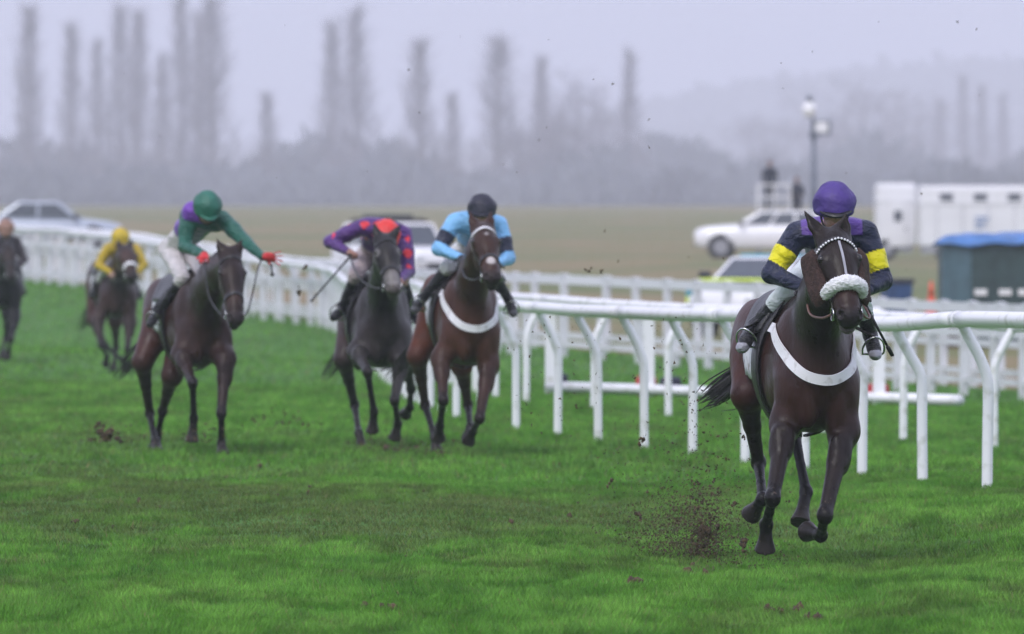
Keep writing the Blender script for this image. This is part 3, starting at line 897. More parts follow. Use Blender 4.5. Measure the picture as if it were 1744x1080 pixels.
SED = [(-2.25,.32,.95,.74),(-2.1,.26,1.0,.82),(-1.2,.24,.98,.88),(0,.24,.94,.89),(1.0,.24,.93,.88),(1.8,.26,.84,.84),(2.15,.30,.74,.74),(2.25,.34,.66,.64)]
SUVS = [(-2.3,.45,1.12,.84),(-2.2,.36,1.18,.90),(-1.0,.34,1.16,.93),(.3,.34,1.12,.94),(1.1,.34,1.12,.93),(1.9,.36,1.06,.90),(2.25,.40,.98,.84),(2.33,.46,.88,.78)]
car("silver_car", "silver saloon car parked on the rise behind the white fences", 84, 236, R(4), 4.8, 1.8, 1.46, SED, (1.05,.25,-.95,-1.75), 'carsilver', belt=.93)
car("silver_car", "pale saloon car half out of sight behind the silver saloon", -96, 242, R(10), 4.6, 1.8, 1.46, SED, (1.05,.25,-.95,-1.75), 'carsilver', belt=.93)
s1 = car("white_jeep", "white four wheel drive with dark roof rack behind the red and purple rider", 682, 200, R(-62), 4.6, 1.9, 1.72, SUVS, (1.05,.55,-1.9,-2.2), 'carwhite', belt=1.10, wheel_r=.38, split=3)
mb = MB()
for yy in (-.62, .62): mb.box((-1.7, yy-.03, 1.74), (.35, yy+.03, 1.80))
for xx in (-1.5, -.7, .1): mb.box((xx-.03, -.62, 1.80), (xx+.03, .62, 1.84))
rk = mb.build("roof_rack", M['black_plastic'], s1)
mb = MB(); mb.box((-1.35, -.45, 1.842), (-.1, .45, 1.93)); mb.build("roof_bag", M['black_plastic'], rk, bevel=.08, seg=3)
s2 = car("off_road_car", "white off road car parked on the rough field in front of the viewing platform", 1302, 258, R(176), 4.7, 1.95, 1.62, [(a, b_, c_+.02, d_+.02) for a, b_, c_, d_ in SUVS], (1.0,.15,-1.75,-2.25), 'carwhite', belt=1.12, wheel_r=.40, split=3)
HATCH = [(-2.05,.40,1.02,.78),(-1.98,.30,1.08,.84),(-1.0,.26,1.06,.88),(0,.26,1.02,.89),(1.0,.26,1.02,.88),(1.6,.28,.94,.84),(1.95,.32,.84,.76),(2.05,.36,.74,.68)]
s3 = car("emergency_car", "white emergency car with yellow green and blue checks behind the white fence", 1318, 140, R(-118), 4.1, 1.78, 1.43, HATCH, (1.15,.5,-1.55,-1.95), 'carwhite', belt=1.02, split=2)
for sy in (-1, 1):
    for k in range(7):
        for row in range(2):
            mb = MB(); xx = -1.75 + k*.5
            mb.box((xx, min(sy*.88, sy*.925), .50+row*.22), (xx+.5, max(sy*.88, sy*.925), .72+row*.22)); mb.build("check_panel", M['hiviz' if (k+row) % 2 == 0 else 'hiviz_blue'], s3)
mb = MB(); mb.box((-2.075, -.6, .55), (-2.0, .6, .95)); mb.build("rear_panel", M['hiviz'], s3, bevel=.02)
mb = MB(); mb.box((1.15, -.74, 1.0), (1.62, .74, 1.045)); mb.build("bonnet_panel", M['hiviz'], s3)
for yy in (-.35, .35):
    mb = MB(); mb.box((-.1, yy-.28, 1.435), (.15, yy+.28, 1.48)); mb.build("roof_beacon", M['hiviz_blue'], s3, bevel=.03)

# horse lorry
def lorry(px0, px1, D, label, h, door, windows, skirt):
    x0 = (px0-CX)/F*D; x1 = (px1-CX)/F*D; z = gz(x0, D); Lx = x1-x0
    root = empty("horse_lorry", (x0, D, z)); tag(root, label, "lorry", )
    mb = MB(); mb.box((0, 0, .55), (Lx, 2.3, h)); body = mb.build("box_body", M['lorry'], root, bevel=.06)
    mb = MB(); mb.box((-.03, -.035, h-.62), (Lx+.03, 2.33, h-.50)); mb.build("roof_band", M['lorry'], root, bevel=.015)
    mb = MB(); mb.box((.05, .05, h-.02), (Lx-.05, 2.25, h+.07)); mb.build("roof", M['lorry'], root, bevel=.03)
    mb = MB(); mb.box((.1, .06, .30), (Lx-.1, 2.2, .55)); mb.build("skirt", M['lorry_grey'], root)
    for k, xx in enumerate(np.arange(.6, Lx-.2, .95)):
        mb = MB(); mb.box((xx-.012, -.02, .60), (xx+.012, .02, h-.66)); mb.build("panel_joint", M['lorry_grey'], root)
    for wx in windows:
        mb = MB(); mb.box((wx-.22, -.03, h-.60), (wx+.22, .02, h-.24)); wn = mb.build("window", M['glass'], root, bevel=.04)
        mb = MB(); mb.box((wx-.26, -.018, h-.64), (wx+.26, .018, h-.20)); mb.build("window_frame", M['lorry_grey'], wn, bevel=.03)
    if door is not None:
        mb = MB(); mb.box((door, -.045, .50), (door+.72, .01, h-.66)); dd = mb.build("side_door", M['lorry'], root, bevel=.03)
        mb = MB(); mb.box((door+.2, -.06, 1.45), (door+.5, -.04, 1.85)); mb.build("door_window", M['glass'], dd)
        mb = MB(); mb.box((door+.62, -.075, 1.10), (door+.66, -.045, 1.25)); mb.build("handle", M['black_plastic'], dd)
    for wx in skirt:
        for yy in (.12, 2.18):
            V, Fc = tube_geo([(wx, yy-.12, .40), (wx, yy+.12, .40)], .40, 20); wh = obj("wheel", V, Fc, M['tyre'], root)
            V, Fc = tube_geo([(wx, yy-.13, .40), (wx, yy+.13, .40)], .22, 16); obj("rim", V, Fc, M['alloy'], wh)
    return root
l1 = lorry(1568, 1860, 281, "long white horse lorry with a row of small dark windows", 2.72, None, [.95, 2.2, 3.45, 4.7], [1.0, 5.2])
mb = MB()
for k in range(3): mb.box((2.0, -.03, 1.55-k*.17), (2.5-.08*k, .0, 1.64-k*.17))
mb.build("side_sign", M['sign_blue'], l1)
l2 = lorry(1494, 1560, 284, "short white horse lorry with a side door beside the long lorry", 2.80, .42, [], [.35])

# green site cabin with blue sheet
def cabin():
    D = 134.0; x0 = (1606-CX)/F*D; z = gz(x0+.5, D) - .02
    h = CAMZ - (408-HY)/F*D - z
    root = empty("site_cabin", (x0, D, z)); tag(root, "dark green steel cabin under a blue tarpaulin behind the fences", "cabin")
    mb = MB(); mb.box((0, 0, 0), (2.6, 1.6, h)); mb.build("steel_wall", M['green_steel'], root, bevel=.02)
    mb = MB(); mb.box((-.012, -.02, .02), (.50, .2, h-.03)); mb.build("end_panel", M['green_steel_side'], root, bevel=.015)
    for k in range(9):
        xx = .62 + k*.22
        mb = MB(); mb.box((xx, -.03, .04), (xx+.05, .01, h-.06)); mb.build("rib", M['green_steel'], root)
    for xx in (.55, .98, 1.32, 1.75):
        mb = MB(); mb.box((xx, -.05, h-.98), (xx+.22, -.02, h-.87)); mb.build("vent", M['reflective'], root)
    mb = MB(); mb.box((.05, -.09, .0), (.5, -.022, .45)); mb.build("crate_panel", M['mud'], root)
    nx_, ny_ = 26, 14; V = []; Fc = []
    for j in range(ny_):
        for i in range(nx_):
            u, v = i/(nx_-1), j/(ny_-1)
            xx = -.10 + u*2.82; yy = -.12 + v*1.86
            edge = max(0, .06-min(u, 1-u))/.06 + max(0, .09-min(v, 1-v))/.09
            zz = h + .05 + .06*math.sin(u*math.pi)*math.sin(v*math.pi) - .13*min(1, edge) + .022*math.sin(u*23+v*5) + .016*math.sin(v*17-u*9)
            V.append((xx, yy, zz))
    for j in range(ny_-1):
        for i in range(nx_-1):
            a = j*nx_+i; Fc.append((a, a+1, a+nx_+1, a+nx_))
    tp = obj("tarpaulin", V, Fc, M['tarp'], root, True); so = tp.modifiers.new("thick", 'SOLIDIFY'); so.thickness = .012
cabin()
def wheelie_bin():
    D = 150.0; x = (1526-CX)/F*D; z = gz(x, D)
    h = CAMZ - (474-HY)/F*D - z
    root = empty("wheelie_bin", (x, D, z), R(12)); tag(root, "blue wheelie bin standing between the fence and the lorries", "bin")
    mb = MB(); mb.add([(-.22,-.24,.08),(.22,-.24,.08),(.22,.22,.08),(-.22,.22,.08),(-.27,-.30,h-.1),(.27,-.30,h-.1),(.27,.30,h-.1),(-.27,.30,h-.1)],
                      [(3,2,1,0),(4,5,6,7),(0,1,5,4),(1,2,6,5),(2,3,7,6),(3,0,4,7)]); mb.build("bin_body", M['bin'], root, bevel=.03)
    mb = MB(); mb.box((-.30, -.34, h-.1), (.30, .34, h)); mb.build("lid", M['black_plastic'], root, bevel=.03)
    for sx in (-1, 1):
        V, Fc = tube_geo([(sx*.24, .24, .1), (sx*.30, .24, .1)], .1, 16); obj("wheel", V, Fc, M['tyre'], root)
wheelie_bin()
def cone():
    D = 170.0; x = (1586-CX)/F*D; z = gz(x, D); h = CAMZ - (479-HY)/F*D - z
    root = empty("traffic_cone", (x, D, z)); tag(root, "orange traffic cone on the rough grass beside the green cabin", "cone")
    mb = MB(); mb.box((-.2, -.2, 0), (.2, .2, .04)); mb.build("base", M['cone'], root, bevel=.01)
    V, Fc = tube_geo([(0,0,.03), (0,0,h*.45)], [.155, .098], 20); obj("cone_body", V, Fc, M['cone'], root, True)
    V, Fc = tube_geo([(0,0,h*.45), (0,0,h*.65)], [.098, .073], 20); obj("reflective_band", V, Fc, M['cone'], root, True)
    V, Fc = tube_geo([(0,0,h*.65), (0,0,h)], [.073, .03], 20); obj("cone_tip", V, Fc, M['cone'], root, True)
cone()
def flood_mast():
    D = 258.0; x = (1386-CX)/F*D; z = gz(x, D); top = CAMZ + (HY-205)/F*D - z
    root = empty("floodlight_mast", (x, D, z)); tag(root, "tall grey mast with a square floodlight and white lamp dome", "mast")
    V, Fc = tube_geo([(0,0,-.1), (0,0,top*.5), (0,0,top)], [.12, .10, .075], 14); obj("pole", V, Fc, M['galv'], root, True)
    V, Fc = tube_geo([(0,0,top-.62), (0,0,top-.40)], .16, 14); obj("collar", V, Fc, M['galv'], root)
    mb = MB(); mb.box((-.10, -.10, top-.50), (.58, .10, top+.02)); fl = mb.build("floodlight", M['galv'], root, bevel=.03)
    mb = MB(); mb.box((.05, -.12, top-.41), (.47, -.09, top-.06)); mb.build("lens", M['lamp_white'], fl)
    V, Fc = tube_geo([(0,0,top), (-.10,0,top+.18)], .05, 8); obj("bracket", V, Fc, M['galv'], root)
    zt = top+.15; V, Fc = tube_geo([(-.15,0,zt-.05), (-.15,0,zt+.06), (-.15,0,zt+.26), (-.15,0,zt+.42), (-.15,0,zt+.5)], [.14, .22, .25, .17, .05], 18); dm = obj("lamp_dome", V, Fc, M['lamp_white'], root, True)
    V, Fc = tube_geo([(-.15,0,zt+.48), (-.15,0,zt+.62), (-.15,0,zt+.70)], [.11, .10, .03], 12); obj("dome_cap", V, Fc, M['galv'], dm, True)
flood_mast()

def standing_person(label, px, foot_z, D, h, jacket, trousers, facing, pose):
    x = (px-CX)/F*D; s = h/1.78
    org = np.array([x, D, foot_z])
    root = empty("person", org); tag(root, label, "person")
    c, sn = math.cos(facing), math.sin(facing)
    def q(a, f, z): return org + np.array([a*c - f*sn, a*sn + f*c, z])*s
    trunk = [(Cone(q(0,0,.98), q(0,0.02,1.38), .155, .175, 'j', lat=(sn*-1, c, 0), q=.72), .05), (Cone(q(0,.01,1.42), q(0,.02,1.56), .075, .06, 'k'), .03),
             (Ell(q(0,.03,1.67), np.array([.078,.095,.115])*s, None, 'k'), .02), (Ell(q(0,.01,1.71), np.array([.086,.10,.085])*s, None, 'h'), .015), (Ell(q(0,.125,1.66), np.array([.015,.02,.02])*s, None, 'k'), .01)]
    limbs = []
    for sd in (-1, 1):
        limbs.append([(Cone(q(sd*.09,0,.95), q(sd*.105,.02,.52), .095, .068, 't'), .02), (Cone(q(sd*.105,.02,.52), q(sd*.11,-.01,.10), .066, .045, 't'), .02), (Cone(q(sd*.11,-.03,.05), q(sd*.125,.15,.04), .05, .04, 'b'), .02)])
        el = q(sd*.26, -.03 + .06*pose, 1.12); wr = q(sd*(.24-.14*pose), .05+.28*pose, .90+.42*pose)
        hd = [(Cone(q(sd*.19,0,1.41), el, .062, .05, 'j'), .03), (Cone(el, wr, .05, .036, 'j'), .02), (Ell(wr + np.array([0,0,-.05])*s, np.array([.03,.035,.05])*s, None, 'k'), .02)]
        for fg in range(5):
            fx = (fg-2)*.014
            hd.append((Cone(wr + np.array([fx,0,-.07])*s, wr + np.array([fx*1.4,.02,-.15+abs(fg-2)*.012])*s, .009, .007, 'k'), .004))
        limbs.append(hd)
    pal = {'j': jacket, 't': trousers, 'k': (.30,.18,.14), 'h': (.03,.025,.025), 'b': (.02,.02,.02)}
    implicit("body", trunk, limbs, .016, palette=pal, tau=.004, mat=M['cloth'], parent=root, origin=org, k_limb=.03)
    return root
# two-level viewing platform behind the pickup
def view_platform():
    D = 272.0; x0 = (1290-CX)/F*D; z = gz(x0, D)
    root = empty("viewing_platform", (x0, D, z)); tag(root, "white railed viewing platform behind the off road car with two people on it", "platform")
    sc = F/D; d1 = CAMZ - (358-HY)/sc - z; d2 = CAMZ - (384-HY)/sc - z; wA = 58/sc; wB = 92/sc
    for nm, xa, xb, dz in (("deck", 0, wA, d1), ("lower_deck", wA+.01, wB, d2)):
        mb = MB(); mb.box((xa, 0, dz-.08), (xb, 1.3, dz)); mb.build(nm, M['galv'], root)
        for xx in (xa+.06, xb-.06):
            for yy in (.06, 1.24):
                mb = MB(); mb.box((xx-.04, yy-.04, -.1), (xx+.04, yy+.04, dz-.08)); mb.build("leg", M['galv'], root)
    for yy in (.05, 1.25):
        for zz in (.9, .45):
            V, Fc = tube_geo([(.04, yy, d1+zz), (wA-.04, yy, d1+zz)], .032, 8); obj("handrail", V, Fc, M['lamp_white'], root)
        for xx in (.04, wA/2, wA-.04):
            V, Fc = tube_geo([(xx, yy, d1), (xx, yy, d1+.93)], .03, 8); obj("rail_post", V, Fc, M['lamp_white'], root)
    return z+d1, z+d2
zA, zB = view_platform()
standing_person("person in a dark jacket standing on the upper deck behind the railing", 1311, zA, 272.7, 1.80, (.020,.024,.04), (.02,.02,.03), R(185), 0.15)
standing_person("person in dark clothes standing on the lower deck beside the railing", 1357, zB, 272.7, 1.74, (.025,.028,.045), (.02,.02,.03), R(170), 0.6)

# ------------------------------------------------------------------ racehorses
def unit(v): v = np.asarray(v, float); return v / np.linalg.norm(v)

def ribbon(pts, width, thick, normals, closed=False):
    """flat strap along pts, lying on a surface with the given normals"""
    V = []; Fc = []; n = len(pts)
    for i in range(n):
        t_ = pts[(i+1) % n if closed else min(i+1, n-1)] - pts[(i-1) % n if closed else max(i-1, 0)]
        t_ = unit(t_); nn = unit(normals[i] - t_ * (normals[i] @ t_)); sd = np.cross(t_, nn) * width / 2
        V += [pts[i]-sd, pts[i]+sd, pts[i]+sd+nn*thick, pts[i]-sd+nn*thick]
    m_ = n if closed else n-1
    for i in range(m_):
        a = i*4; b_ = ((i+1) % n)*4
        for k in range(4): Fc.append((a+k, a+(k+1) % 4, b_+(k+1) % 4, b_+k))
    if not closed: Fc += [(3,2,1,0), (n*4-4, n*4-3, n*4-2, n*4-1)]
    return V, Fc

def snap_strap(name, pts, width, thick, bvh, mat, parent, org, lift=.004, n=8, closed=False):
    pts = catmull(pts, n)
    Q = []; Nn = []
    for p in pts:
        loc, nor, i_, d_ = bvh.find_nearest(Vector(p))
        Q.append(np.array(loc) + np.array(nor)*lift); Nn.append(np.array(nor))
    for _ in range(2):
        Nn = [Nn[0]] + [unit(Nn[i-1] + Nn[i]*2 + Nn[i+1]) for i in range(1, len(Nn)-1)] + [Nn[-1]]
        Q = [Q[0]] + [(Q[i-1] + Q[i]*2 + Q[i+1])/4 for i in range(1, len(Q)-1)] + [Q[-1]]
    V, Fc = ribbon(Q, width, thick, Nn, closed)
    return obj(name, [np.array(v)-org for v in V], Fc, mat, parent, False)

def tubeo(name, pts, rad, mat, parent, org, n=8, sub=6):
    pts = [np.array(p)-org for p in (catmull(pts, sub) if sub else pts)]
    if hasattr(rad, '__len__'):
        rad = list(np.interp(np.linspace(0, 1, len(pts)), np.linspace(0, 1, len(rad)), rad))
    V, Fc = tube_geo(pts, rad, n)
    return obj(name, V, Fc, mat, parent, True)

def ring(name, c, nrm, r, tr, mat, parent, org):
    nrm = unit(nrm); u = unit(np.cross(nrm, [0.3, 0.2, 1])); v = np.cross(nrm, u)
    pts = [np.array(c)-org + (u*math.cos(a) + v*math.sin(a))*r for a in np.linspace(0, 2*math.pi, 21)]
    V, Fc = tube_geo(pts, tr, 6, False)
    return obj(name, V, Fc, mat, parent, True)

def horse(c):
    D0 = c['D0']; X0 = c['X0']; yaw = c['yaw']; S = c.get('S', 1.0)
    zg = gz(X0, D0); lift = c.get('lift', .0)
    Fw = np.array([math.sin(yaw), -math.cos(yaw), 0.0]); Lf = np.array([math.cos(yaw), math.sin(yaw), 0.0]); Up = np.array([0, 0, 1.0])
    org = np.array([X0, D0, zg])
    root = empty("racehorse", org); tag(root, c['label'], "horse")
    B = np.stack([Fw, Lf, Up], 1)
    def q(f, l, u): return org + (Fw*f + Lf*l)*S + Up*(u*S + lift)
    def E(f, l, u, rf, rl, ru, col='b', tilt=0.0, splay=0.0):
        A = B
        if tilt:   # rotate about the sideways axis
            ct, st = math.cos(tilt), math.sin(tilt)
            A = np.stack([Fw*ct + Up*st, Lf, -Fw*st + Up*ct], 1)
        return Ell(q(f, l, u), np.array([rf, rl, ru])*S, A, col)
    T = []
    T.append((E(-.36, 0, 1.21, .66, .262, .325), .05))
    T.append((E(.16, 0, 1.165, .40, .225, .395), .08))
    T.append((E(-.15, 0, 1.13, .50, .262, .365), .08))
    T.append((E(-.86, 0, 1.33, .46, .245, .26, tilt=.08), .09))
    T.append((Cone(q(.02, 0, 1.52), q(-.36, 0, 1.47), .10*S, .11*S, 'b'), .12))
    T.append((E(-.62, 0, 1.46, .42, .16, .11), .08))
    for s in (-1, 1):
        T.append((E(.14, s*.155, 1.22, .17, .085, .30, tilt=-.35), .06))
        T.append((E(.34, s*.12, 1.04, .15, .105, .20), .05))
        T.append((E(.43, s*.082, .97, .085, .068, .17), .018))
        T.append((E(.20, s*.205, 1.10, .10, .050, .17, tilt=-.5), .03))
        T.append((E(.06, s*.17, 1.03, .15, .085, .14), .05))
        T.append((E(-.93, s*.145, 1.22, .30, .130, .33, 'r', tilt=-.15), .06))
        T.append((E(-1.16, s*.10, 1.17, .15, .115, .26, 'r'), .05))
    # neck: base to poll, deep and narrow
    poll = P(*c['poll']); muz = P(*c['muzzle'])
    nb = q(.22, 0, 1.33)
    hd = unit(muz - poll)
    lat = unit(Lf - hd * (Lf @ hd))
    if 'roll' in c:
        nn_ = np.cross(hd, lat); lat = unit(lat*math.cos(c['roll']) + nn_*math.sin(c['roll']))
    nrm = np.cross(lat, hd)
    if nrm[2] < 0 and (nrm @ Fw) < 0: nrm = -nrm
    if nrm @ (Fw + Up*.7) < 0: nrm = -nrm
    hs_ = np.linalg.norm(muz - poll) / .60
    HS = c.get('HS', 1.0)
    top = poll + hd*.05 - nrm*.05
    nq = [nb + (top-nb)*t_ + Up*(.055*math.sin(t_*math.pi)) for t_ in (0, .33, .66, 1)]
    rad = [.275*S, .205*S, .155*S, .115*S]
    nl = unit(Lf)
    for i in range(3):
        T.append((Cone(nq[i], nq[i+1], rad[i], rad[i+1], 'n', lat=nl, q=.60), .07))
    T.append((Cone(q(.42, 0, 1.14), nq[1] - Up*.12*S, .135*S, .075*S, 'n', lat=nl, q=.9), .06))
    # head
    A = np.stack([hd, lat, nrm], 1)
    def hp(a, l, n): return poll + (hd*a*hs_ + lat*l*HS + nrm*n*HS)
    def H(a, l, n, ra, rl, rn, col='f'): return Ell(hp(a, l, n), np.array([ra*hs_, rl*HS, rn*HS]), A, col)
    def HC(a, b_, ra, rb, col='f', qq=1.0): return Cone(hp(*a), hp(*b_), ra*HS, rb*HS, col, lat=lat, q=qq)
    Hd = [(H(.07, 0, -.02, .12, .078, .085), .03), (H(.19, 0, -.005, .15, .088, .082), .04), (HC((.16,0,-.005), (.44,0,.012), .078, .054, 'f', .95), .04),
          (HC((.40,0,.006), (.47,0,.002), .058, .053, 'm', .95), .03), (HC((.47,0,.002), (.53,0,.002), .053, .050, 'z', .95), .03), (HC((.20,0,-.09), (.50,0,-.058), .070, .036, 'f', .62), .04), (H(.545, 0, .0, .058, .056, .056, 'z'), .025),
          (H(.555, 0, -.060, .042, .038, .026, 'c'), .010)]
    for s in (-1, 1):
        Hd.append((H(.19, s*.042, -.095, .135, .032, .085), .03))
        Hd.append((H(.175, s*.075, .022, .048, .024, .032), .025))
        Hd.append((H(.33, s*.05, -.01, .14, .012, .012), .02))
        Hd.append((H(.545, s*.042, .026, .036, .022, .034, 'z'), .012))
    for p_ in Hd: T.append(p_)
    cuts0 = [Cone(q(.56, 0, 1.04), q(.50, 0, .84), .012*S, .016*S), Cone(q(.47, -.15, 1.06), q(.40, -.13, .92), .006*S, .010*S), Cone(q(.47, .15, 1.06), q(.40, .13, .92), .006*S, .010*S)]
    cuts = [H(.552, s*.050, .044, .026, .015, .024) for s in (-1, 1)] + [H(.585, 0, -.040, .05, .05, .005)]
    limbs = []
    # ears
    for s in (-1, 1):
        tip = P(*c['earR' if s < 0 else 'earL']) if 'earR' in c else hp(-.17, s*.075, .03)
        b0 = hp(-.005, s*.048, -.01)
        mid = b0*.55 + tip*.45
        limbs.append([(Cone(b0, mid, .034*HS, .030*HS, 'e', lat=nrm, q=.62), .01), (Cone(mid, tip, .030*HS, .007*HS, 'e', lat=nrm, q=.6), .015)])
        cuts.append(Cone(b0*.75 + tip*.25 + nrm*.028*HS, b0*.25 + tip*.75 + nrm*.018*HS, .018*HS, .008*HS))
    # legs
    planes = []
    def leg(pts, fore, sd):
        j = [P(*p_) for p_ in pts]
        L = []
        if fore:
            el, kn, fe, ho = j
            sh = q(.30, sd*.14, 1.08)
            mb_ = el*.62 + kn*.38
            L += [(Cone(sh, el, .112*S, .080*S, 'b'), .06), (Cone(el, mb_, .080*S, .056*S, 'g'), .09), (Ell(el*.70 + kn*.30 + Lf*sd*.022*S, np.array([.046, .043, .115])*S, None, 'g'), .06), (Ell(el*.76 + kn*.24 - Lf*sd*.024*S + Fw*.03*S, np.array([.040, .038, .10])*S, None, 'g'), .03), (Cone(mb_, kn, .056*S, .041*S, 'g'), .03),
                  (Ell(kn, np.array([.049, .044, .060])*S, None, 'l'), .02), (Ell(kn + Fw*.02*S, np.array([.036, .036, .042])*S, None, 'l'), .01)]
        else:
            el, kn, fe, ho = j
            hip = q(-.88, sd*.13, 1.18)
            mb_ = el*.55 + kn*.45
            L += [(Cone(hip, el, .160*S, .098*S, 'r'), .05), (Cone(el, mb_, .088*S, .052*S, 'g'), .04), (Cone(mb_, kn, .051*S, .037*S, 'g'), .03),
                  (Ell(kn, np.array([.046, .052, .062])*S, None, 'l'), .025)]
            pt = kn + unit(kn - (el*.5 + fe*.5))*.045*S
            L += [(Cone(kn, pt, .04*S, .026*S, 'l'), .02)]
        L += [(Cone(kn, kn*.45 + fe*.55, .037*S, .028*S, 'l'), .015), (Cone(kn*.45 + fe*.55, fe, .028*S, .035*S, 'l'), .015), (Cone(kn - Fw*.028*S, fe - Fw*.022*S, .016*S, .016*S, 'l'), .008), (Ell(fe, np.array([.043, .041, .045])*S, None, 'l'), .015), (Ell(fe - Fw*.03*S, np.array([.026, .028, .028])*S, None, 'l'), .01)]
        dn = unit(ho - fe); Lh = np.linalg.norm(ho - fe)
        cor = ho - dn*.078*S
        L += [(Cone(fe, cor, .036*S, .040*S, 'l'), .015)]
        hf = Cone(cor, ho + dn*.05*S, .043*S, .082*S, 'h'); L += [(hf, .008)]
        planes.append((ho + dn*.004*S, dn, hf, .16*S))
        return L
    lg = c['legs']
    limbs += [leg(lg['RF'], True, -1), leg(lg['LF'], True, 1), leg(lg['RH'], False, -1), leg(lg['LH'], False, 1)]
    pal = c['pal']
    h = c['h']
    spots = [(hp(*s_[0]), s_[1], s_[2]) for s_ in c.get('spots', ())]
    body, bvh = implicit("body", T, limbs, h, cuts=(cuts + cuts0) if h < .012 else cuts[:2], k_limb=.065, hoof_planes=planes, palette=pal, tau=.022, spots=spots, mat=M['coat'], parent=root, origin=org, rel=2)
    # eyes
    for s in (-1, 1):
        loc_, nor_, i__, d__ = bvh.find_nearest(Vector(hp(.178, s*.105, .045)))
        e = np.array(loc_) - np.array(nor_)*.008*HS
        mb = MB(); 
        n_ = 10
        V = []; Fc = []
        for i in range(7):
            for k in range(n_):
                a, b_ = math.pi*i/6, 2*math.pi*k/n_
                V.append(e - org + (hd*math.cos(a)*.021 + lat*math.sin(a)*math.cos(b_)*.019 + nrm*math.sin(a)*math.sin(b_)*.019)*HS)
        for i in range(6):
            for k in range(n_): Fc.append((i*n_+k, i*n_+(k+1) % n_, (i+1)*n_+(k+1) % n_, (i+1)*n_+k))
        obj("eye", V, Fc, M['eye'], root, True)
    # tail
    tl = c.get('tail')
    if tl:
        tb = q(-1.25, 0, 1.42); tipc = P(*tl)
        rnd = random.Random(3); mb = MB()
        for k in range(70 if h < .012 else 30):
            dv = np.array([rnd.gauss(0, .036), rnd.gauss(0, .05), rnd.gauss(0, .032)])
            e = tipc + dv
            m1 = tb - Fw*.16 - Up*.20 + dv*.4; m2 = tb*.35 + e*.65 - Fw*.08 - Up*.10 + dv*.7
            V, Fc = tube_geo([p_-org for p_ in catmull([tb + dv*.12, m1, m2, e], 4)], list(np.interp(np.linspace(0, 1, 13), [0, .6, 1], [.009, .006, .0015])), 4); mb.add(V, Fc)
        mb.build("tail", M['hair'], root, True)
    # mane: short tufts along the crest
    rnd = random.Random(9); mb = MB()
    for k in range(60 if h < .012 else 24):
        t_ = rnd.uniform(.2, 1.0)
        i = min(2, int(t_*3)); f_ = t_*3-i
        p0 = nq[i]*(1-f_) + nq[i+1]*f_ + Up*.0
        rr = rad[i]*(1-f_) + rad[i+1]*f_
        nd = unit(np.cross(unit(nq[3]-nq[0]), nl)); nd = nd if nd[2] > 0 else -nd
        p0 = p0 + nd*rr*.94
        sd = rnd.choice((-1, 1))
        e = p0 + nl*sd*.06 + nd*.02 - Up*rnd.uniform(.01, .06)
        V, Fc = tube_geo([p_-org for p_ in (p0, p0*.5+e*.5+nd*.025, e)], [.010, .008, .002], 4); mb.add(V, Fc)
    mb.build("mane", M['hair'], root, True)
    # ---- tack
    def around(a, ang, r=.2, dn=0):
        """point well outside the head at axial position a, angle ang from the nose bridge"""
        return hp(a, math.sin(ang)*r, math.cos(ang)*r + dn)
    def head_band(name, a0, a1, mat_, wd, th, ang0=-math.pi*.75, ang1=math.pi*.75, lf=.003):
        return snap_strap(name, [hp(a0 + (a1-a0)*abs(t_), math.sin(ang)*.13, math.cos(ang)*.13-.03) for t_, ang in ((g_/6*2-1, ang0 + (ang1-ang0)*g_/6) for g_ in range(7))], wd, th, bvh, mat_, root, org, lift=lf, n=6)
    br = head_band("browband", .06, .10, M['leather'] if not c.get('white_brow') else M['white_web'], .022, .008)
    if c.get('beads'):
        for g_ in range(19):
            ang = (g_-9)/9*math.pi*.42
            p0 = hp(.07 + .03*abs(g_-9)/9, math.sin(ang)*.13, math.cos(ang)*.13-.03)
            loc, nor, i_, d_ = bvh.find_nearest(Vector(p0))
            c_ = np.array(loc) + np.array(nor)*.014 - org
            u1 = unit(np.cross(np.array(nor), hd)); 
            V, Fc = tube_geo([c_-np.array(nor)*.006, c_, c_+np.array(nor)*.006], [.006, .0085, .004], 8); obj("bead", V, Fc, M['bead'], br, True)
    for s in (-1, 1):
        snap_strap("cheek_strap", [hp(.09, s*.13, .0), hp(.22, s*.14, -.04), hp(.36, s*.13, -.03), hp(.475, s*.12, -.025)], .018, .006, bvh, M['leather'], root, org)
        ring("bit_ring", hp(.492, s*.066, -.03), lat, .036, .006, M['steel'], root, org)
    if c.get('face_strap'):
        snap_strap("face_strap", [hp(.07, 0, .15), hp(.2, .005, .15), hp(.38, .012, .14)], .014, .005, bvh, c['face_strap'], root, org)
    nb_ = c.get('noseband')
    if nb_ == 'fleece':
        pts = []
        for g_ in range(15):
            ang = -math.pi*.62 + g_/14*math.pi*1.24
            p0 = hp(.375, math.sin(ang)*.15, math.cos(ang)*.15-.01)
            loc, nor, i_, d_ = bvh.find_nearest(Vector(p0)); pts.append(np.array(loc) + np.array(nor)*.024)
        pts = catmull(pts, 5); rr = np.interp(np.linspace(0, 1, len(pts)), [0, .12, .5, .88, 1], [.018, .037, .043, .037, .018])
        V, Fc = tube_geo([p_-org for p_ in pts], list(rr), 26)
        rnd = np.random.default_rng(2); V = np.array(V); ctr = np.repeat(np.array([p_-org for p_ in pts]), 26, 0)
        V = ctr + (V-ctr) * (1 + rnd.uniform(-.10, .13, (len(V), 1)))
        fl = obj("sheepskin_noseband", V, Fc, M['white_fleece'], root, True)
        mb = MB(); rn = random.Random(5)
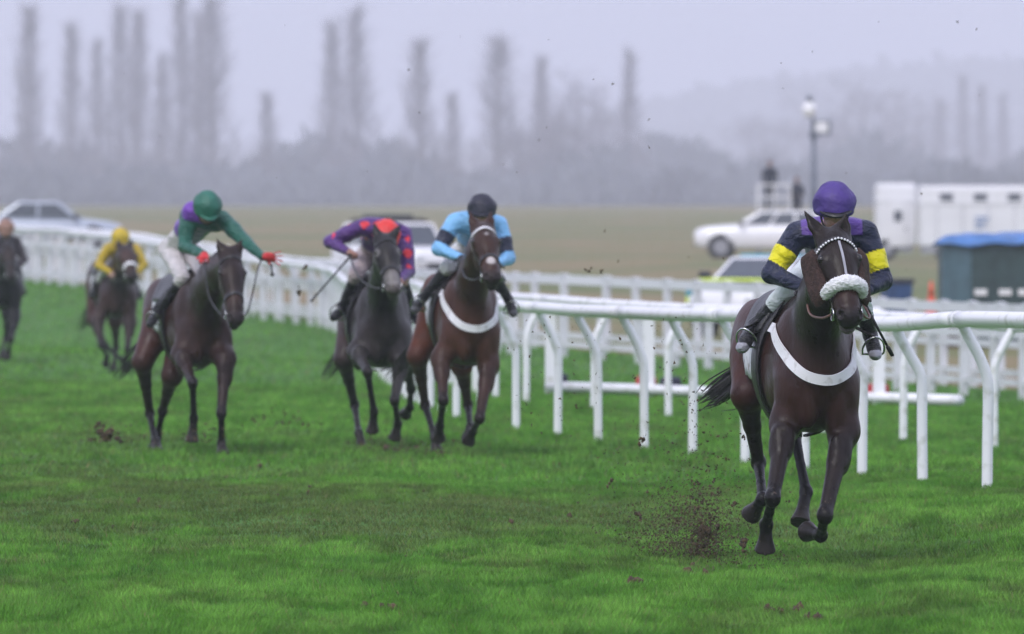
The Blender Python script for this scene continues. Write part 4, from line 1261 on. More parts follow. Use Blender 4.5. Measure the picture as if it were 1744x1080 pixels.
        for k in range(1500):
            v = V[rn.randrange(len(V))]; i_ = rn.randrange(len(V)); v = V[i_]; d_ = unit(V[i_]-ctr[i_]); e = v + (d_ + np.array([rn.gauss(0,.5) for _ in range(3)]))*rn.uniform(.002, .0065)
            sd_ = unit(np.cross(d_, [rn.gauss(0,1) for _ in range(3)]))*.0028
            mb.add([v-sd_-d_*.004, v+sd_-d_*.004, e], [(0,1,2)])
        mb.build("fleece_tufts", M['white_fleece'], fl)
    elif nb_ is not None:
        head_band("noseband", .36, .40, nb_, c.get('nbw', .03), .010, -math.pi*.7, math.pi*.7)
    if c.get('cheekpieces'):
        for s in (-1, 1):
            V = []; Fc = []; nu, nv = 9, 15
            base = []
            for j_ in range(nv):
                for i_ in range(nu):
                    u_ = i_/(nu-1)*2-1; v_ = j_/(nv-1)
                    a = .075 + v_*.325
                    wv = .056*(1-abs(2*v_-1)**4*.35)
                    l_ = s*(.128 - .030*v_ + wv*u_*.55)
                    n_ = -.035 - v_*.02 + s*0 - wv*u_*.9
                    th = .030*math.sqrt(max(0, 1-u_**4))*math.sqrt(max(0.0, 1-(2*v_-1)**6)) + .004
                    base.append((hp(a, l_, n_), th))
            off = unit(lat*s*.75 + nrm*.65)
            for p_, th in base: V.append(p_ + off*th - org)
            for p_, th in base: V.append(p_ - off*th - org)
            for j_ in range(nv-1):
                for i_ in range(nu-1):
                    a = j_*nu+i_; Fc.append((a, a+1, a+nu+1, a+nu)); b_ = a+nu*nv; Fc.append((b_, b_+nu, b_+nu+1, b_+1))
            for i_ in range(nu-1):
                a = i_; Fc.append((a, a+nu*nv, a+nu*nv+1, a+1)); a = (nv-1)*nu+i_; Fc.append((a, a+1, a+1+nu*nv, a+nu*nv))
            for j_ in range(nv-1):
                a = j_*nu; Fc.append((a, a+nu, a+nu+nu*nv, a+nu*nv)); a = j_*nu+nu-1; Fc.append((a, a+nu*nv, a+nu+nu*nv, a+nu))
            obj("sheepskin_cheekpiece", V, Fc, M['brown_fleece'], root, True)
    if c.get('collar'):
        cp = [q(f_, l_, u_) for f_, l_, u_ in ((-.16,-.29,1.46),(.12,-.25,1.40),(.34,-.21,1.25),(.50,-.11,1.13),(.60,.03,1.09),(.52,.16,1.14),(.36,.26,1.25),(.14,.29,1.40),(-.16,.30,1.46))]
        snap_strap("breast_girth", cp, .062, .010, bvh, c['collar'], root, org, lift=.006, n=10)
    # saddle cloth and saddle wrapped over the back
    def wrap(name, f0, f1, a0, a1, th, mat_, nu=10, nv=22, lf=.008, skew=0.0):
        V = []; Fc = []
        for layer in (0, 1):
            for i in range(nu):
                for k in range(nv):
                    u_ = i/(nu-1); v_ = k/(nv-1)
                    ang = R(a0 + (a1-a0)*v_)
                    f_ = f0 + (f1-f0)*u_ + skew*abs(v_-.5)
                    o_ = q(f_, 0, 1.22); d_ = Lf*math.sin(ang) + Up*math.cos(ang)
                    far = o_ + d_*1.2
                    loc, nor, ix, ds = bvh.ray_cast(Vector(far), Vector(-d_))
                    p_ = (np.array(loc) if loc is not None else o_ + d_*.3)
                    V.append(p_ + d_*(lf + th*layer) - org)
        m_ = nu*nv
        for i in range(nu-1):
            for k in range(nv-1):
                a = i*nv+k; Fc.append((a, a+nv, a+nv+1, a+1)); b_ = a+m_; Fc.append((b_, b_+1, b_+nv+1, b_+nv))
        for k in range(nv-1):
            a = k; Fc.append((a, a+1, a+1+m_, a+m_)); a = (nu-1)*nv+k; Fc.append((a, a+m_, a+1+m_, a+1))
        for i in range(nu-1):
            a = i*nv; Fc.append((a, a+m_, a+nv+m_, a+nv)); a = i*nv+nv-1; Fc.append((a, a+nv, a+nv+m_, a+m_))
        return obj(name, V, Fc, mat_, root, True)
    sc_ = wrap("saddle_cloth", -.66, -.10, -116, 116, .010, c.get('cloth', M['white_cloth']))
    wrap("saddle", -.60, -.14, -62, 62, .030, M['leather'], lf=.020)
    wrap("girth", -.20, -.06, -178, 178, .012, M['leather'], nu=4, nv=40, lf=.019)
    return dict(root=root, bvh=bvh, q=q, hp=hp, org=org, Fw=Fw, Lf=Lf, lat=lat, nrm=nrm, hd=hd, nq=nq)

# ------------------------------------------------------------------ jockeys
def jockey(c):
    k = {n: P(*v) for n, v in c['kp'].items()}
    org = k['pelvis'].copy()
    root = empty("person", org); tag(root, c['label'], "person")
    h = c.get('h', .009)
    tors = []
    cross = unit(k['shL'] - k['shR'])
    chest = (k['shL'] + k['shR'])/2
    ax = unit(chest - k['pelvis']); cr = unit(cross - ax*(cross @ ax)); dp = np.cross(cr, ax)
    mid = k['pelvis']*.5 + chest*.5 + np.array([0, 0, .03])
    tors += [(Cone(k['pelvis'], mid, .130, .128, 'seat', lat=dp, q=.82, reg='torso'), .04), (Cone(mid, chest - ax*.05, .138, .145, 'torso', lat=dp, q=.80, reg='torso'), .05),
             (Cone(chest - cr*.12, chest + cr*.12, .095, .095, 'torso', reg='torso'), .05), (Ell(k['pelvis'] - ax*.04, np.array([.15, .11, .12]), np.stack([cr, dp, ax], 1), 'seat'), .04)]
    look = unit(c['look']); up0 = c.get('hup', (0, 0, 1)); side = unit(np.cross(look, up0)); hup = np.cross(side, look)
    HA = np.stack([side, look, hup], 1); hc = k['head']
    tors += [(Cone(chest + ax*.02, hc - hup*.06 - look*.02, .066, .055, 'skin'), .03),
             (Ell(hc, (.074, .094, .112), HA, 'skin'), .02), (Ell(hc + look*.035 - hup*.065, (.05, .055, .055), HA, 'skin'), .02),
             (Ell(hc + look*.095 - hup*.03, (.014, .022, .024), HA, 'skin'), .008), (Ell(hc + look*.078 - hup*.073, (.026, .012, .010), HA, 'lip'), .006)]
    for s in (-1, 1): tors.append((Ell(hc + side*s*.076 - hup*.02, (.010, .022, .032), HA, 'skin'), .006))
    limbs = []
    for s, sd in ((-1, 'R'), (1, 'L')):
        sh, el, wr = k['sh'+sd], k['el'+sd], k['wr'+sd]
        a1 = sh*.5 + el*.5
        L = [(Cone(sh, a1, .076, .073, 'arm'+sd, reg=('ua', sh, el)), .03), (Cone(a1, el, .073, .061, 'arm'+sd, reg=('ua', sh, el)), .02), (Cone(el, wr, .060, .037, 'fore'+sd, reg=('fa', el, wr)), .02)]
        # hand: palm, four fingers and a thumb
        hd_ = unit(c.get('hand'+sd, (0.0, -1, -.25))); pal_n = unit(c.get('palm'+sd, (0, 0, -1))); pal_n = unit(pal_n - hd_*(pal_n @ hd_)); hs2 = np.cross(hd_, pal_n)
        curl = c.get('curl'+sd, 1.0); spread = c.get('spread'+sd, 0.0)
        gs = c.get('hscale', 1.0)
        pc = wr + hd_*.055*gs
        L += [(Cone(wr, wr + hd_*.03, .033, .034, 'glove'), .015), (Ell(pc, (.046*gs, .040*gs, .019*gs), np.stack([hd_, hs2, pal_n], 1), 'glove'), .015)]
        for fi in range(4):
            o_ = (fi-1.5)*.0195*gs
            ln = (.068, .078, .073, .058)[fi]*gs
            b0 = pc + hd_*.034*gs + hs2*o_
            d1 = unit(hd_*math.cos(curl*.7) + pal_n*math.sin(curl*.7) + hs2*o_*8*spread); d2 = unit(hd_*math.cos(curl*1.9) + pal_n*math.sin(curl*1.9) + hs2*o_*8*spread); d3 = unit(hd_*math.cos(curl*2.8) + pal_n*math.sin(curl*2.8) + hs2*o_*8*spread)
            j1 = b0 + d1*ln*.45; j2 = j1 + d2*ln*.33; j3 = j2 + d3*ln*.28
            L += [(Cone(b0, j1, .0105, .0098, 'glove'), .006), (Cone(j1, j2, .0098, .009, 'glove'), .003), (Cone(j2, j3, .009, .0078, 'glove'), .003)]
        ts = c.get('thumb'+sd, 1 if sd == 'L' else -1)
        t0 = pc - hd_*.015 + hs2*ts*.034; t1 = t0 + unit(hd_*.6 + hs2*ts*.7 + pal_n*.3)*.038; t2 = t1 + unit(hd_*.9 + hs2*ts*.15 + pal_n*.4*curl)*.03
        L += [(Cone(t0, t1, .0125, .011, 'glove'), .008), (Cone(t1, t2, .011, .009, 'glove'), .004)]
        limbs.append(L)
        hp_, kn, an, to = k['hip'+sd], k['kn'+sd], k['an'+sd], k['to'+sd]
        bf = c.get('boot', .52); cuff = kn*(1-bf) + an*bf
        cf = bf*.7; calf = kn*(1-cf) + an*cf
        L = [(Cone(hp_, kn, .098, .068, 'leg', reg='leg'), .04), (Cone(kn, calf, .066, .060, 'leg'), .02), (Cone(calf, cuff, .060, .053, 'leg'), .012),
             (Cone(cuff, an, .054, .042, 'boot'), .008)]
        heel = an + unit(an - kn)*.045 - unit(to - an)*.035
        L += [(Cone(an, heel, .042, .036, 'boot'), .015), (Cone(heel, to - unit(to-an)*.05, .038, .043, 'boot'), .015), (Cone(an, to, .040, .034, 'boot'), .02), (Ell(to, (.038, .038, .032), None, 'toe'), .015)]
        limbs.append(L)
    pal = dict(seat=c['breech'], torso=c['silk'], skin=(.36, .20, .155), lip=(.30, .11, .10), armR=c['silk'], armL=c['silk'], foreR=c['silk'], foreL=c['silk'], glove=c['glove'], leg=c['breech'], boot=(.013, .013, .016), toe=c.get('toe', (.013, .013, .016)))
    pat = c.get('pattern')
    def colfn(pv, Dm, prims):
        win = Dm.argmin(1)
        base = np.array([pal[p_.col] for p_ in prims])[win]
        if pat is not None:
            base = pat(pv, win, prims, base, k, cr, ax, dp)
        return base
    body, bvh = implicit("body", tors, limbs, h, colfn=colfn, mat=M['silk'], parent=root, origin=org, k_limb=.035, rel=1)
    # helmet with cloth cap, peak and strap
    rr = c.get('helm_r', .128)
    hcen = hc + hup*.025 - look*.008
    nu, nv = 30, 15; V = []; Fc = []
    rn = np.random.default_rng(4)
    for j_ in range(nv):
        th = j_/(nv-1)*R(110)
        for i_ in range(nu):
            ph = 2*math.pi*i_/nu
            f_ = math.cos(ph); s_ = math.sin(ph)
            r_ = rr*(1 + .10*max(0, f_)*0 + .034*math.sin(th*7 + 1.6*math.sin(ph*2+1))*min(1, th) + .020*math.sin(ph*3+th*5)*min(1, th) + .014*math.sin(ph*7-th*6)*min(1, th))
            rad_ = r_*math.sin(th)
            V.append(hcen - org + side*s_*rad_*.91 + look*f_*rad_*1.10 + hup*r_*math.cos(th)*1.0)
    for j_ in range(nv-1):
        for i_ in range(nu): Fc.append((j_*nu+i_, (j_+1)*nu+i_, (j_+1)*nu+(i_+1) % nu, j_*nu+(i_+1) % nu))
    hm_ = obj("helmet", V, Fc, c['cap_mat'], root, True)
    so = hm_.modifiers.new("thick", 'SOLIDIFY'); so.thickness = .012; so.offset = -1
    # peak
    V = []; Fc = []; n_ = 13
    for i_ in range(n_):
        ph = -1.05 + 2.1*i_/(n_-1)
        f_, s_ = math.cos(ph), math.sin(ph)
        e0 = hcen - org + side*s_*rr*.93 + look*f_*rr*1.06 + hup*(-.008)
        pl = .055*math.cos(ph*1.35)
        e1 = e0 + look*pl - hup*pl*.42
        V += [e0, e1, e1 - hup*.008, e0 - hup*.008]
    for i_ in range(n_-1):
        for q_ in range(4): Fc.append((i_*4+q_, i_*4+(q_+1) % 4, i_*4+4+(q_+1) % 4, i_*4+4+q_))
    Fc += [(0,1,2,3), ((n_-1)*4+3, (n_-1)*4+2, (n_-1)*4+1, (n_-1)*4)]
    obj("peak", V, Fc, c.get('peak_mat', c['cap_mat']), hm_, True)
    tpv = hcen + hup*rr - org
    V, Fc = tube_geo([tpv - hup*.004, tpv + hup*.006, tpv + hup*.014], [.020, .016, .005], 10); obj("cap_button", V, Fc, c['cap_mat'], hm_, True)
    # goggles and chin strap
    V = []; Fc = []; n_ = 11
    for i_ in range(n_):
        ph = -1.15 + 2.3*i_/(n_-1); f_, s_ = math.cos(ph), math.sin(ph)
        for (zz, ex) in ((.022, .006), (.018, .020), (-.022, .020), (-.026, .006)):
            V.append(hc - org + side*s_*(.078+ex) + look*f_*(.094+ex) + hup*zz)
    for i_ in range(n_-1):
        for q_ in range(4): Fc.append((i_*4+q_, i_*4+(q_+1) % 4, i_*4+4+(q_+1) % 4, i_*4+4+q_))
    obj("goggles", V, Fc, M['goggle'], root, True)
    tubeo("chin_strap", [hc + side*.088 + hup*.0, hc + side*.066 + look*.03 - hup*.09, hc + look*.06 - hup*.128, hc - side*.066 + look*.03 - hup*.09, hc - side*.088], .006, M['leather'], root, org, 6, 5)
    # stirrup irons under each boot
    return dict(root=root, k=k, bvh=bvh)

def stirrups(hr, k, mat=None):
    for sd, s in (('R', -1), ('L', 1)):
        an, to = k['an'+sd], k['to'+sd]
        d = unit(to - an); c_ = an*.35 + to*.65
        up = unit(np.array([0, 0, 1.0]) - d*d[2]); lt = np.cross(d, up)
        pts = [c_ - up*.052 + lt*.062, c_ - up*.0 + lt*.066, c_ + up*.055 + lt*.045, c_ + up*.085, c_ + up*.055 - lt*.045, c_ - lt*.066, c_ - up*.052 - lt*.062, c_ - up*.054, c_ - up*.052 + lt*.062]
        ir = tubeo("stirrup_iron", pts, .0065, M['steel'], hr['root'], hr['org'], 6, 4)
        tubeo("stirrup_leather", [c_ + up*.085, c_*.4 + hr['q'](-.22, s*.19, 1.50)*.6 + hr['Lf']*s*.03, hr['q'](-.22, s*.16, 1.54)], .010, M['leather'], hr['root'], hr['org'], 6, 5)

def reins(hr, k, mat, high=''):
    for sd, s in (('R', -1), ('L', 1)):
        b0 = hr['hp'](.492, s*.075, -.035); wr = k['wr'+sd] + np.array([0, -.05, -.02])
        m_ = b0*.5 + wr*.5 + np.array([s*.05, 0, -.06])
        if sd == high: m_ = wr*.72 + b0*.28 + np.array([0, .02, .02])
        tubeo("rein", [b0, b0*.7 + m_*.3 + np.array([s*.015, 0, -.02]), m_, wr], .0075, mat, hr['root'], hr['org'], 6, 6)

def bay(body, face=None, muzzle=None, nose=(.018, .013, .013), leg=(.012, .011, .013), hoof=(.030, .024, .022), neck=None, gaskin=None, ear=None, chin=None):
    return {'b': body, 'r': tuple(min(1, x*1.75) if i_ == 0 else x*1.4 for i_, x in enumerate(body)), 'n': neck or body, 'f': face or body, 'm': muzzle or face or body, 'z': nose, 'c': chin or nose, 'g': gaskin or tuple(.6*x + .4*y for x, y in zip(body, leg)), 'l': leg, 'h': hoof, 'e': ear or neck or body}

def whip(label, a, b_, group=None):
    a = np.array(a); b_ = np.array(b_); o_ = a.copy()
    root = empty("riding_whip", o_); tag(root, label, "whip")
    d = unit(b_-a); L = np.linalg.norm(b_-a)
    V, Fc = tube_geo([d*0, d*L*.16], [.012, .011], 8); obj("handle", V, Fc, M['whip'], root, True)
    V, Fc = tube_geo([d*L*.16, d*L*.8], [.009, .008], 8); obj("shaft", V, Fc, M['whip'], root, True)
    V, Fc = tube_geo([d*L*.8, d*L*.83, d*L], [.009, .018, .016], 8, True, .6); obj("flap", V, Fc, M['whip'], root, True)

def cap(name, col, rough=.55): return plain(name, col, rough, var=.12, scale=10, bump=.6, bscale=18)

# --- the leader
D0 = 46.1
lead = horse(dict(D0=D0, X0=1.782, yaw=R(9.6), lift=.05, h=.0095, label="dark bay racehorse with white sheepskin noseband galloping clear in front beside the rail",
    poll=(1419, 404, 44.95), muzzle=(1449, 556, 44.58), earR=(1370, 360, 44.98), earL=(1440, 364, 44.98), HS=1.28, tail=(1207, 680, 47.7),
    legs=dict(RF=[(1338,722,45.75),(1316,848,45.35),(1305,893,45.58),(1303,938,45.64)], LF=[(1437,735,45.75),(1405,878,45.35),(1398,912,45.62),(1374,905,45.76)],
              RH=[(1272,672,46.80),(1292,788,47.18),(1299,850,46.86),(1279,877,47.0)], LH=[(1345,682,46.6),(1353,738,47.0),(1373,838,46.76),(1363,890,46.64)]),
    pal=bay((.034,.0135,.0105), face=(.017,.0110,.0100), muzzle=(.085,.036,.026), nose=(.010,.009,.010), leg=(.007,.0062,.0070), neck=(.0125,.0080,.0072), gaskin=(.015,.0090,.0080), chin=(.20,.17,.17)),
    beads=True, face_strap=M['lorry_grey'], noseband='fleece', cheekpieces=True, collar=M['white_web']))
def pat_lead(pv, win, pr, base, k, cr, ax, dp):
    y = np.array([.78, .70, .010]); pu = np.array([.095, .040, .26])
    for sd in 'RL':
        sh, el = k['sh'+sd], k['el'+sd]; d = el-sh
        t_ = ((pv-sh) @ d)/(d @ d)
        m_ = np.array([pr[w_].col == 'arm'+sd for w_ in range(len(pr))])[win] & (t_ > .42) & (t_ < .80)
        base = np.where(m_[:, None], y, base)
    ch = (k['shL']+k['shR'])/2
    lat_ = np.abs((pv-ch) @ cr)
    m_ = np.array([p_.col == 'torso' for p_ in pr])[win] & (lat_ > .04) & (lat_ < .19) & (((pv-ch) @ np.array([0,0,1.])) > -.01)
    return np.where(m_[:, None], pu, base)
jl = jockey(dict(label="jockey in navy silks with yellow armbands and purple cap crouched on the leading horse", h=.0085,
    kp=dict(head=(1421,356,45.72), pelvis=(1408,458,46.58), shR=(1358,398,46.02), shL=(1474,396,46.02), elR=(1314,466,45.98), elL=(1503,478,45.98), wrR=(1372,490,45.78), wrL=(1463,500,45.78),
            hipR=(1382,462,46.55), hipL=(1440,462,46.55), knR=(1347,490,46.16), knL=(1462,500,46.16), anR=(1286,554,46.32), anL=(1482,570,46.40), toR=(1264,592,46.16), toL=(1491,604,46.26)),
    look=(.03, -1, -.22), silk=(.011, .016, .046), breech=(.62, .68, .68), glove=(.02, .02, .025), cap_mat=cap('purple_cap_cloth', (.055, .026, .19)), peak_mat=M['leather'], pattern=pat_lead, helm_r=.130, toe=(.35,.35,.40)))
stirrups(lead, jl['k']); reins(lead, jl['k'], M['tan_rein'])
whip("black whip hanging from the hand of the jockey in navy", P(1474, 520, 45.72), P(1520, 606, 45.85))

# --- light blue rider
D0 = 66.6
hb = horse(dict(D0=D0, X0=(793-CX)/F*66.1, yaw=R(9), h=.014, lift=.03, label="bay racehorse with white breast girth under the light blue jockey next to the rail",
    poll=(822, 390, 65.45), muzzle=(840, 484, 64.98), HS=1.28, tail=(668, 640, 68.6),
    legs=dict(RF=[(752,612,66.25),(755,682,65.95),(749,725,66.25),(747,748,66.36)], LF=[(832,622,66.25),(817,712,65.9),(805,735,66.2),(797,752,66.3)],
              RH=[(712,606,67.35),(724,690,67.75),(740,744,67.4),(744,774,67.35)], LH=[(786,622,67.2),(797,690,67.6),(801,728,67.25),(797,748,67.2)]),
    pal=bay((.056,.021,.012), face=(.034,.015,.010), muzzle=(.085,.036,.024), neck=(.034,.0135,.009), leg=(.008,.007,.008)), white_brow=True, spots=[((.14, 0, .10), .035, (.55,.52,.52)), ((.42, 0, .07), .05, (.50,.46,.45))], noseband=M['leather'], nbw=.028, collar=M['white_web'], cloth=M['white_cloth']))
def pat_blue(pv, win, pr, base, k, cr, ax, dp):
    for sd in 'RL':
        sh, el = k['sh'+sd], k['el'+sd]; d = el-sh; t_ = ((pv-sh) @ d)/(d @ d)
        m_ = np.array([p_.col == 'arm'+sd for p_ in pr])[win] & (t_ > .45) & (t_ < .86)
        base = np.where(m_[:, None], np.array([.016, .020, .045]), base)
    return base
jb = jockey(dict(label="jockey in light blue silks with navy armbands and navy cap", h=.011, boot=.06,
    kp=dict(head=(821,362,66.3), pelvis=(800,430,67.15), shR=(774,378,66.6), shL=(850,382,66.6), elR=(747,424,66.5), elL=(866,440,66.5), wrR=(786,440,66.25), wrL=(846,450,66.25),
            hipR=(782,432,67.1), hipL=(822,432,67.1), knR=(762,456,66.62), knL=(838,462,66.62), anR=(722,506,66.8), anL=(866,510,66.9), toR=(706,528,66.65), toL=(874,534,66.75)),
    look=(.05, -1, -.12), silk=(.20, .47, .78), breech=(.55, .55, .54), glove=(.015, .015, .02), cap_mat=cap('navy_cap_cloth', (.012, .012, .028)), pattern=pat_blue, toe=(.08, .08, .09)))
stirrups(hb, jb['k']); reins(hb, jb['k'], M['leather'])

# --- red and purple rider
D0 = 69.6
hr_ = horse(dict(D0=D0, X0=(646-CX)/F*69.1, yaw=R(7.5), h=.014, lift=-.04, label="dark grey racehorse with pale muzzle under the jockey in purple and red",
    poll=(655, 408, 68.35), muzzle=(671, 502, 67.95), HS=1.22, earR=(637, 378, 68.4), earL=(684, 380, 68.4), tail=(560, 640, 71.5),
    legs=dict(RF=[(609,600,69.2),(626,634,68.72),(637,702,68.95),(634,736,69.02)], LF=[(684,610,69.2),(672,682,68.9),(678,722,69.2),(672,748,69.25)],
              RH=[(586,612,70.3),(604,690,70.7),(611,738,70.35),(618,766,70.25)], LH=[(690,606,70.1),(700,662,70.55),(698,694,70.8),(690,706,70.95)]),
    pal=bay((.034,.027,.027), face=(.020,.0175,.018), muzzle=(.14,.125,.118), nose=(.10,.088,.084), leg=(.016,.014,.015), neck=(.016,.0135,.014), gaskin=(.034,.029,.029)), spots=[((.18, -.10, .05), .06, (.16,.15,.15)), ((.18, .10, .05), .06, (.14,.13,.13)), ((.47, 0, .05), .10, (.19,.175,.17))], noseband=M['leather'], cloth=M['navy_cloth']))
def pat_red(pv, win, pr, base, k, cr, ax, dp):
    m_ = np.array([p_.col in ('torso', 'armR', 'armL', 'foreR', 'foreL') for p_ in pr])[win]
    g = pv*np.array([1, .8, 1])/.135
    cell = np.round(g + .35*np.sin(g[:, [1, 2, 0]]*1.7))
    d_ = np.abs(g - cell).sum(1)
    spot = m_ & (d_ < .46)
    return np.where(spot[:, None], np.array([.72, .035, .055]), base)
jr = jockey(dict(label="jockey in purple silks with red spots and red cap driving with the whip", h=.011, boot=.16,
    kp=dict(head=(658,405,69.3), pelvis=(632,438,70.1), shR=(618,386,69.62), shL=(688,398,69.65), elR=(562,412,69.75), elL=(696,462,69.55), wrR=(594,430,69.5), wrL=(680,478,69.25),
            hipR=(618,442,70.05), hipL=(652,442,70.05), knR=(606,468,69.62), knL=(684,472,69.62), anR=(582,526,69.85), anL=(704,530,69.9), toR=(568,541,69.7), toL=(712,548,69.75)),
    look=(.06, -.75, -.65), silk=(.085, .028, .17), breech=(.46, .38, .38), glove=(.30, .16, .12), cap_mat=cap('red_cap_cloth', (.72, .035, .030)), pattern=pat_red, handR=(.6,-.8,-.1), palmR=(0,-.2,-1)))
stirrups(hr_, jr['k']); reins(hr_, jr['k'], M['leather'])
whip("black whip held out by the jockey in purple and red", P(599, 434, 69.42), P(529, 514, 69.3))

# --- green rider
D0 = 68.6
hg = horse(dict(D0=D0, X0=(352-CX)/F*68.0 - .12, yaw=R(15), h=.013, lift=.0, label="dark bay racehorse galloping under the green capped jockey with outstretched arm",
    poll=(392, 432, 67.0), muzzle=(402, 556, 66.62), HS=1.22, earR=(369, 406, 67.0), earL=(412, 408, 67.0), tail=(206, 640, 70.8),
    legs=dict(RF=[(309,606,68.15),(328,652,67.72),(330,712,67.92),(327,752,67.95)], LF=[(384,612,68.1),(377,704,67.85),(377,754,67.98),(379,776,67.9)],
              RH=[(243,616,69.2),(255,704,69.65),(264,752,69.35),(268,772,69.25)], LH=[(293,640,69.1),(277,700,69.55),(268,744,69.75),(264,764,69.72)]),
    pal=bay((.034,.0155,.012), face=(.021,.0115,.010), muzzle=(.060,.028,.020), neck=(.022,.011,.009), leg=(.010,.0085,.010)), noseband=M['leather']))
def pat_green(pv, win, pr, base, k, cr, ax, dp):
    ch = (k['shL']+k['shR'])/2
    m_ = np.array([p_.col in ('torso',) for p_ in pr])[win]
    up_ = (pv-ch) @ dp; sg = np.sign(dp[2]) or 1
    lat_ = (pv-ch) @ cr
    back = m_ & (up_*sg > -.10) & (lat_ < .0)
    return np.where(back[:, None], np.array([.17, .055, .40]), base)
jg = jockey(dict(label="jockey in green and purple silks with green cap and red gloves reaching out", h=.011, boot=.14,
    kp=dict(head=(353,356,67.95), pelvis=(300,424,68.95), shR=(320,366,68.30), shL=(378,372,68.2), elR=(315,420,68.15), elL=(418,412,67.95), wrR=(348,434,67.78), wrL=(446,437,67.75),
            hipR=(290,428,68.95), hipL=(326,430,68.9), knR=(311,474,68.45), knL=(352,472,68.35), anR=(270,530,68.65), anL=(384,520,68.7), toR=(256,552,68.5), toL=(392,544,68.55)),
    look=(.18, -.80, -.52), silk=(.014, .105, .075), breech=(.62, .58, .58), glove=(.58, .030, .035), cap_mat=cap('green_cap_cloth', (.016, .125, .085)), pattern=pat_green,
    handL=(.97, -.22, -.08), palmL=(0, -1, -.35), curlL=.10, spreadL=1.6, thumbL=1, hscale=1.2))
stirrups(hg, jg['k']); reins(hg, jg['k'], M['leather'], 'L')
whip("short black whip by the red gloved hand of the green capped jockey", P(462, 450, 67.7), P(464, 470, 67.6))

# --- yellow rider
D0 = 104.6
hy = horse(dict(D0=D0, X0=(194-CX)/F*104.1, yaw=R(11), h=.018, label="brown racehorse with white noseband galloping low behind the green capped rider's horse",
    poll=(214, 424, 103.2), muzzle=(226, 478, 102.75), HS=1.35, tail=(140, 560, 106.6),
    legs=dict(RF=[(166,548,104.2),(172,588,103.9),(182,606,104.2),(180,622,104.3)], LF=[(221,550,104.2),(217,594,103.95),(212,616,104.2),(213,630,104.25)],
              RH=[(160,545,105.3),(180,590,105.6),(207,612,105.4),(224,626,105.5)], LH=[(196,548,105.2),(198,592,105.6),(194,618,105.3),(192,632,105.25)]),
    pal=bay((.036,.018,.015), face=(.050,.026,.021), neck=(.020,.012,.011)), noseband=M['white_fleece'], nbw=.05))
jy = jockey(dict(label="jockey in yellow silks and yellow cap crouched low behind the horse's head", h=.013,
    kp=dict(head=(205,408,103.9), pelvis=(196,442,104.75), shR=(184,424,104.2), shL=(230,424,104.2), elR=(168,452,104.1), elL=(245,452,104.1), wrR=(192,466,103.9), wrL=(230,468,103.9),
            hipR=(186,446,104.7), hipL=(208,446,104.7), knR=(178,462,104.25), knL=(216,462,104.25), anR=(160,492,104.6), anL=(232,492,104.6), toR=(156,504,104.45), toL=(238,506,104.45)),
    look=(.05, -1, -.35), silk=(.46, .33, .018), breech=(.60, .58, .58), glove=(.35, .22, .18), cap_mat=cap('yellow_cap_cloth', (.50, .36, .018))))
stirrups(hy, jy['k']); reins(hy, jy['k'], M['leather'])

# --- rider at the left edge
D0 = 110.6
hl = horse(dict(D0=D0, X0=(2-CX)/F*110.1, yaw=R(9), h=.018, label="almost black racehorse trailing the field at the outside of the track",
    poll=(12, 418, 109.2), muzzle=(20, 478, 108.75), HS=1.15, tail=(-60, 545, 112.6),
    legs=dict(RF=[(-22,540,110.2),(-20,578,109.9),(-18,600,110.1),(-19,613,110.1)], LF=[(24,540,110.2),(19,578,109.9),(14,598,110.1),(12,612,110.12)],
              RH=[(-30,535,111.3),(-22,578,111.7),(-26,600,111.4),(-27,612,111.3)], LH=[(14,536,111.2),(10,578,111.6),(4,600,111.3),(2,612,111.25)]),
    pal=bay((.009,.008,.009), face=(.026,.017,.015), neck=(.008,.007,.008)), noseband=M['leather']))
jx = jockey(dict(label="jockey with pale orange cap crouched on the almost black trailing horse", h=.013,
    kp=dict(head=(10,392,109.9), pelvis=(2,436,110.75), shR=(-10,412,110.2), shL=(28,412,110.2), elR=(-26,440,110.1), elL=(40,442,110.1), wrR=(-6,456,109.9), wrL=(30,458,109.9),
            hipR=(-8,440,110.7), hipL=(14,440,110.7), knR=(-14,456,110.25), knL=(22,456,110.25), anR=(-30,486,110.6), anL=(36,486,110.6), toR=(-34,498,110.45), toL=(40,500,110.45)),
    look=(.05, -1, -.3), silk=(.04, .03, .035), breech=(.5, .5, .5), glove=(.03, .03, .03), cap_mat=cap('pale_orange_cap_cloth', (.27, .15, .11))))
stirrups(hl, jx['k']); reins(hl, jx['k'], M['leather'])

# ------------------------------------------------------------------ flying turf
def clod_geo(c_, r, rnd, n=7):
    V = []; Fc = []
    ax_ = [rnd.uniform(.6, 1.5) for _ in range(3)]
    for j_ in range(4):
        th = math.pi*(j_+.5)/4
        for i_ in range(n):
            ph = 6.283*i_/n; q_ = r*rnd.uniform(.55, 1.35)
            V.append(c_ + np.array([math.sin(th)*math.cos(ph)*ax_[0], math.sin(th)*math.sin(ph)*ax_[1], math.cos(th)*ax_[2]])*q_)
    for j_ in range(3):
        for i_ in range(n): Fc.append((j_*n+i_, j_*n+(i_+1) % n, (j_+1)*n+(i_+1) % n, (j_+1)*n+i_))
    Fc += [tuple(range(n))[::-1], tuple(range(3*n, 4*n))]
    return V, Fc
rnd = random.Random(17)
def clods(n, spots, group, label):
    for (px, py, D, r) in spots:
        c_ = P(px, py, D); mb = MB()
        for k_ in range(rnd.choice((3, 4, 5))):
            V, Fc = clod_geo(np.array([rnd.gauss(0, r*.8) for _ in range(3)]), r*rnd.uniform(.35, .8), rnd); mb.add(V, Fc)
        o = mb.build("turf_clod", M['mud'], None, True); o.location = c_; tag(o, label, "clod", group)
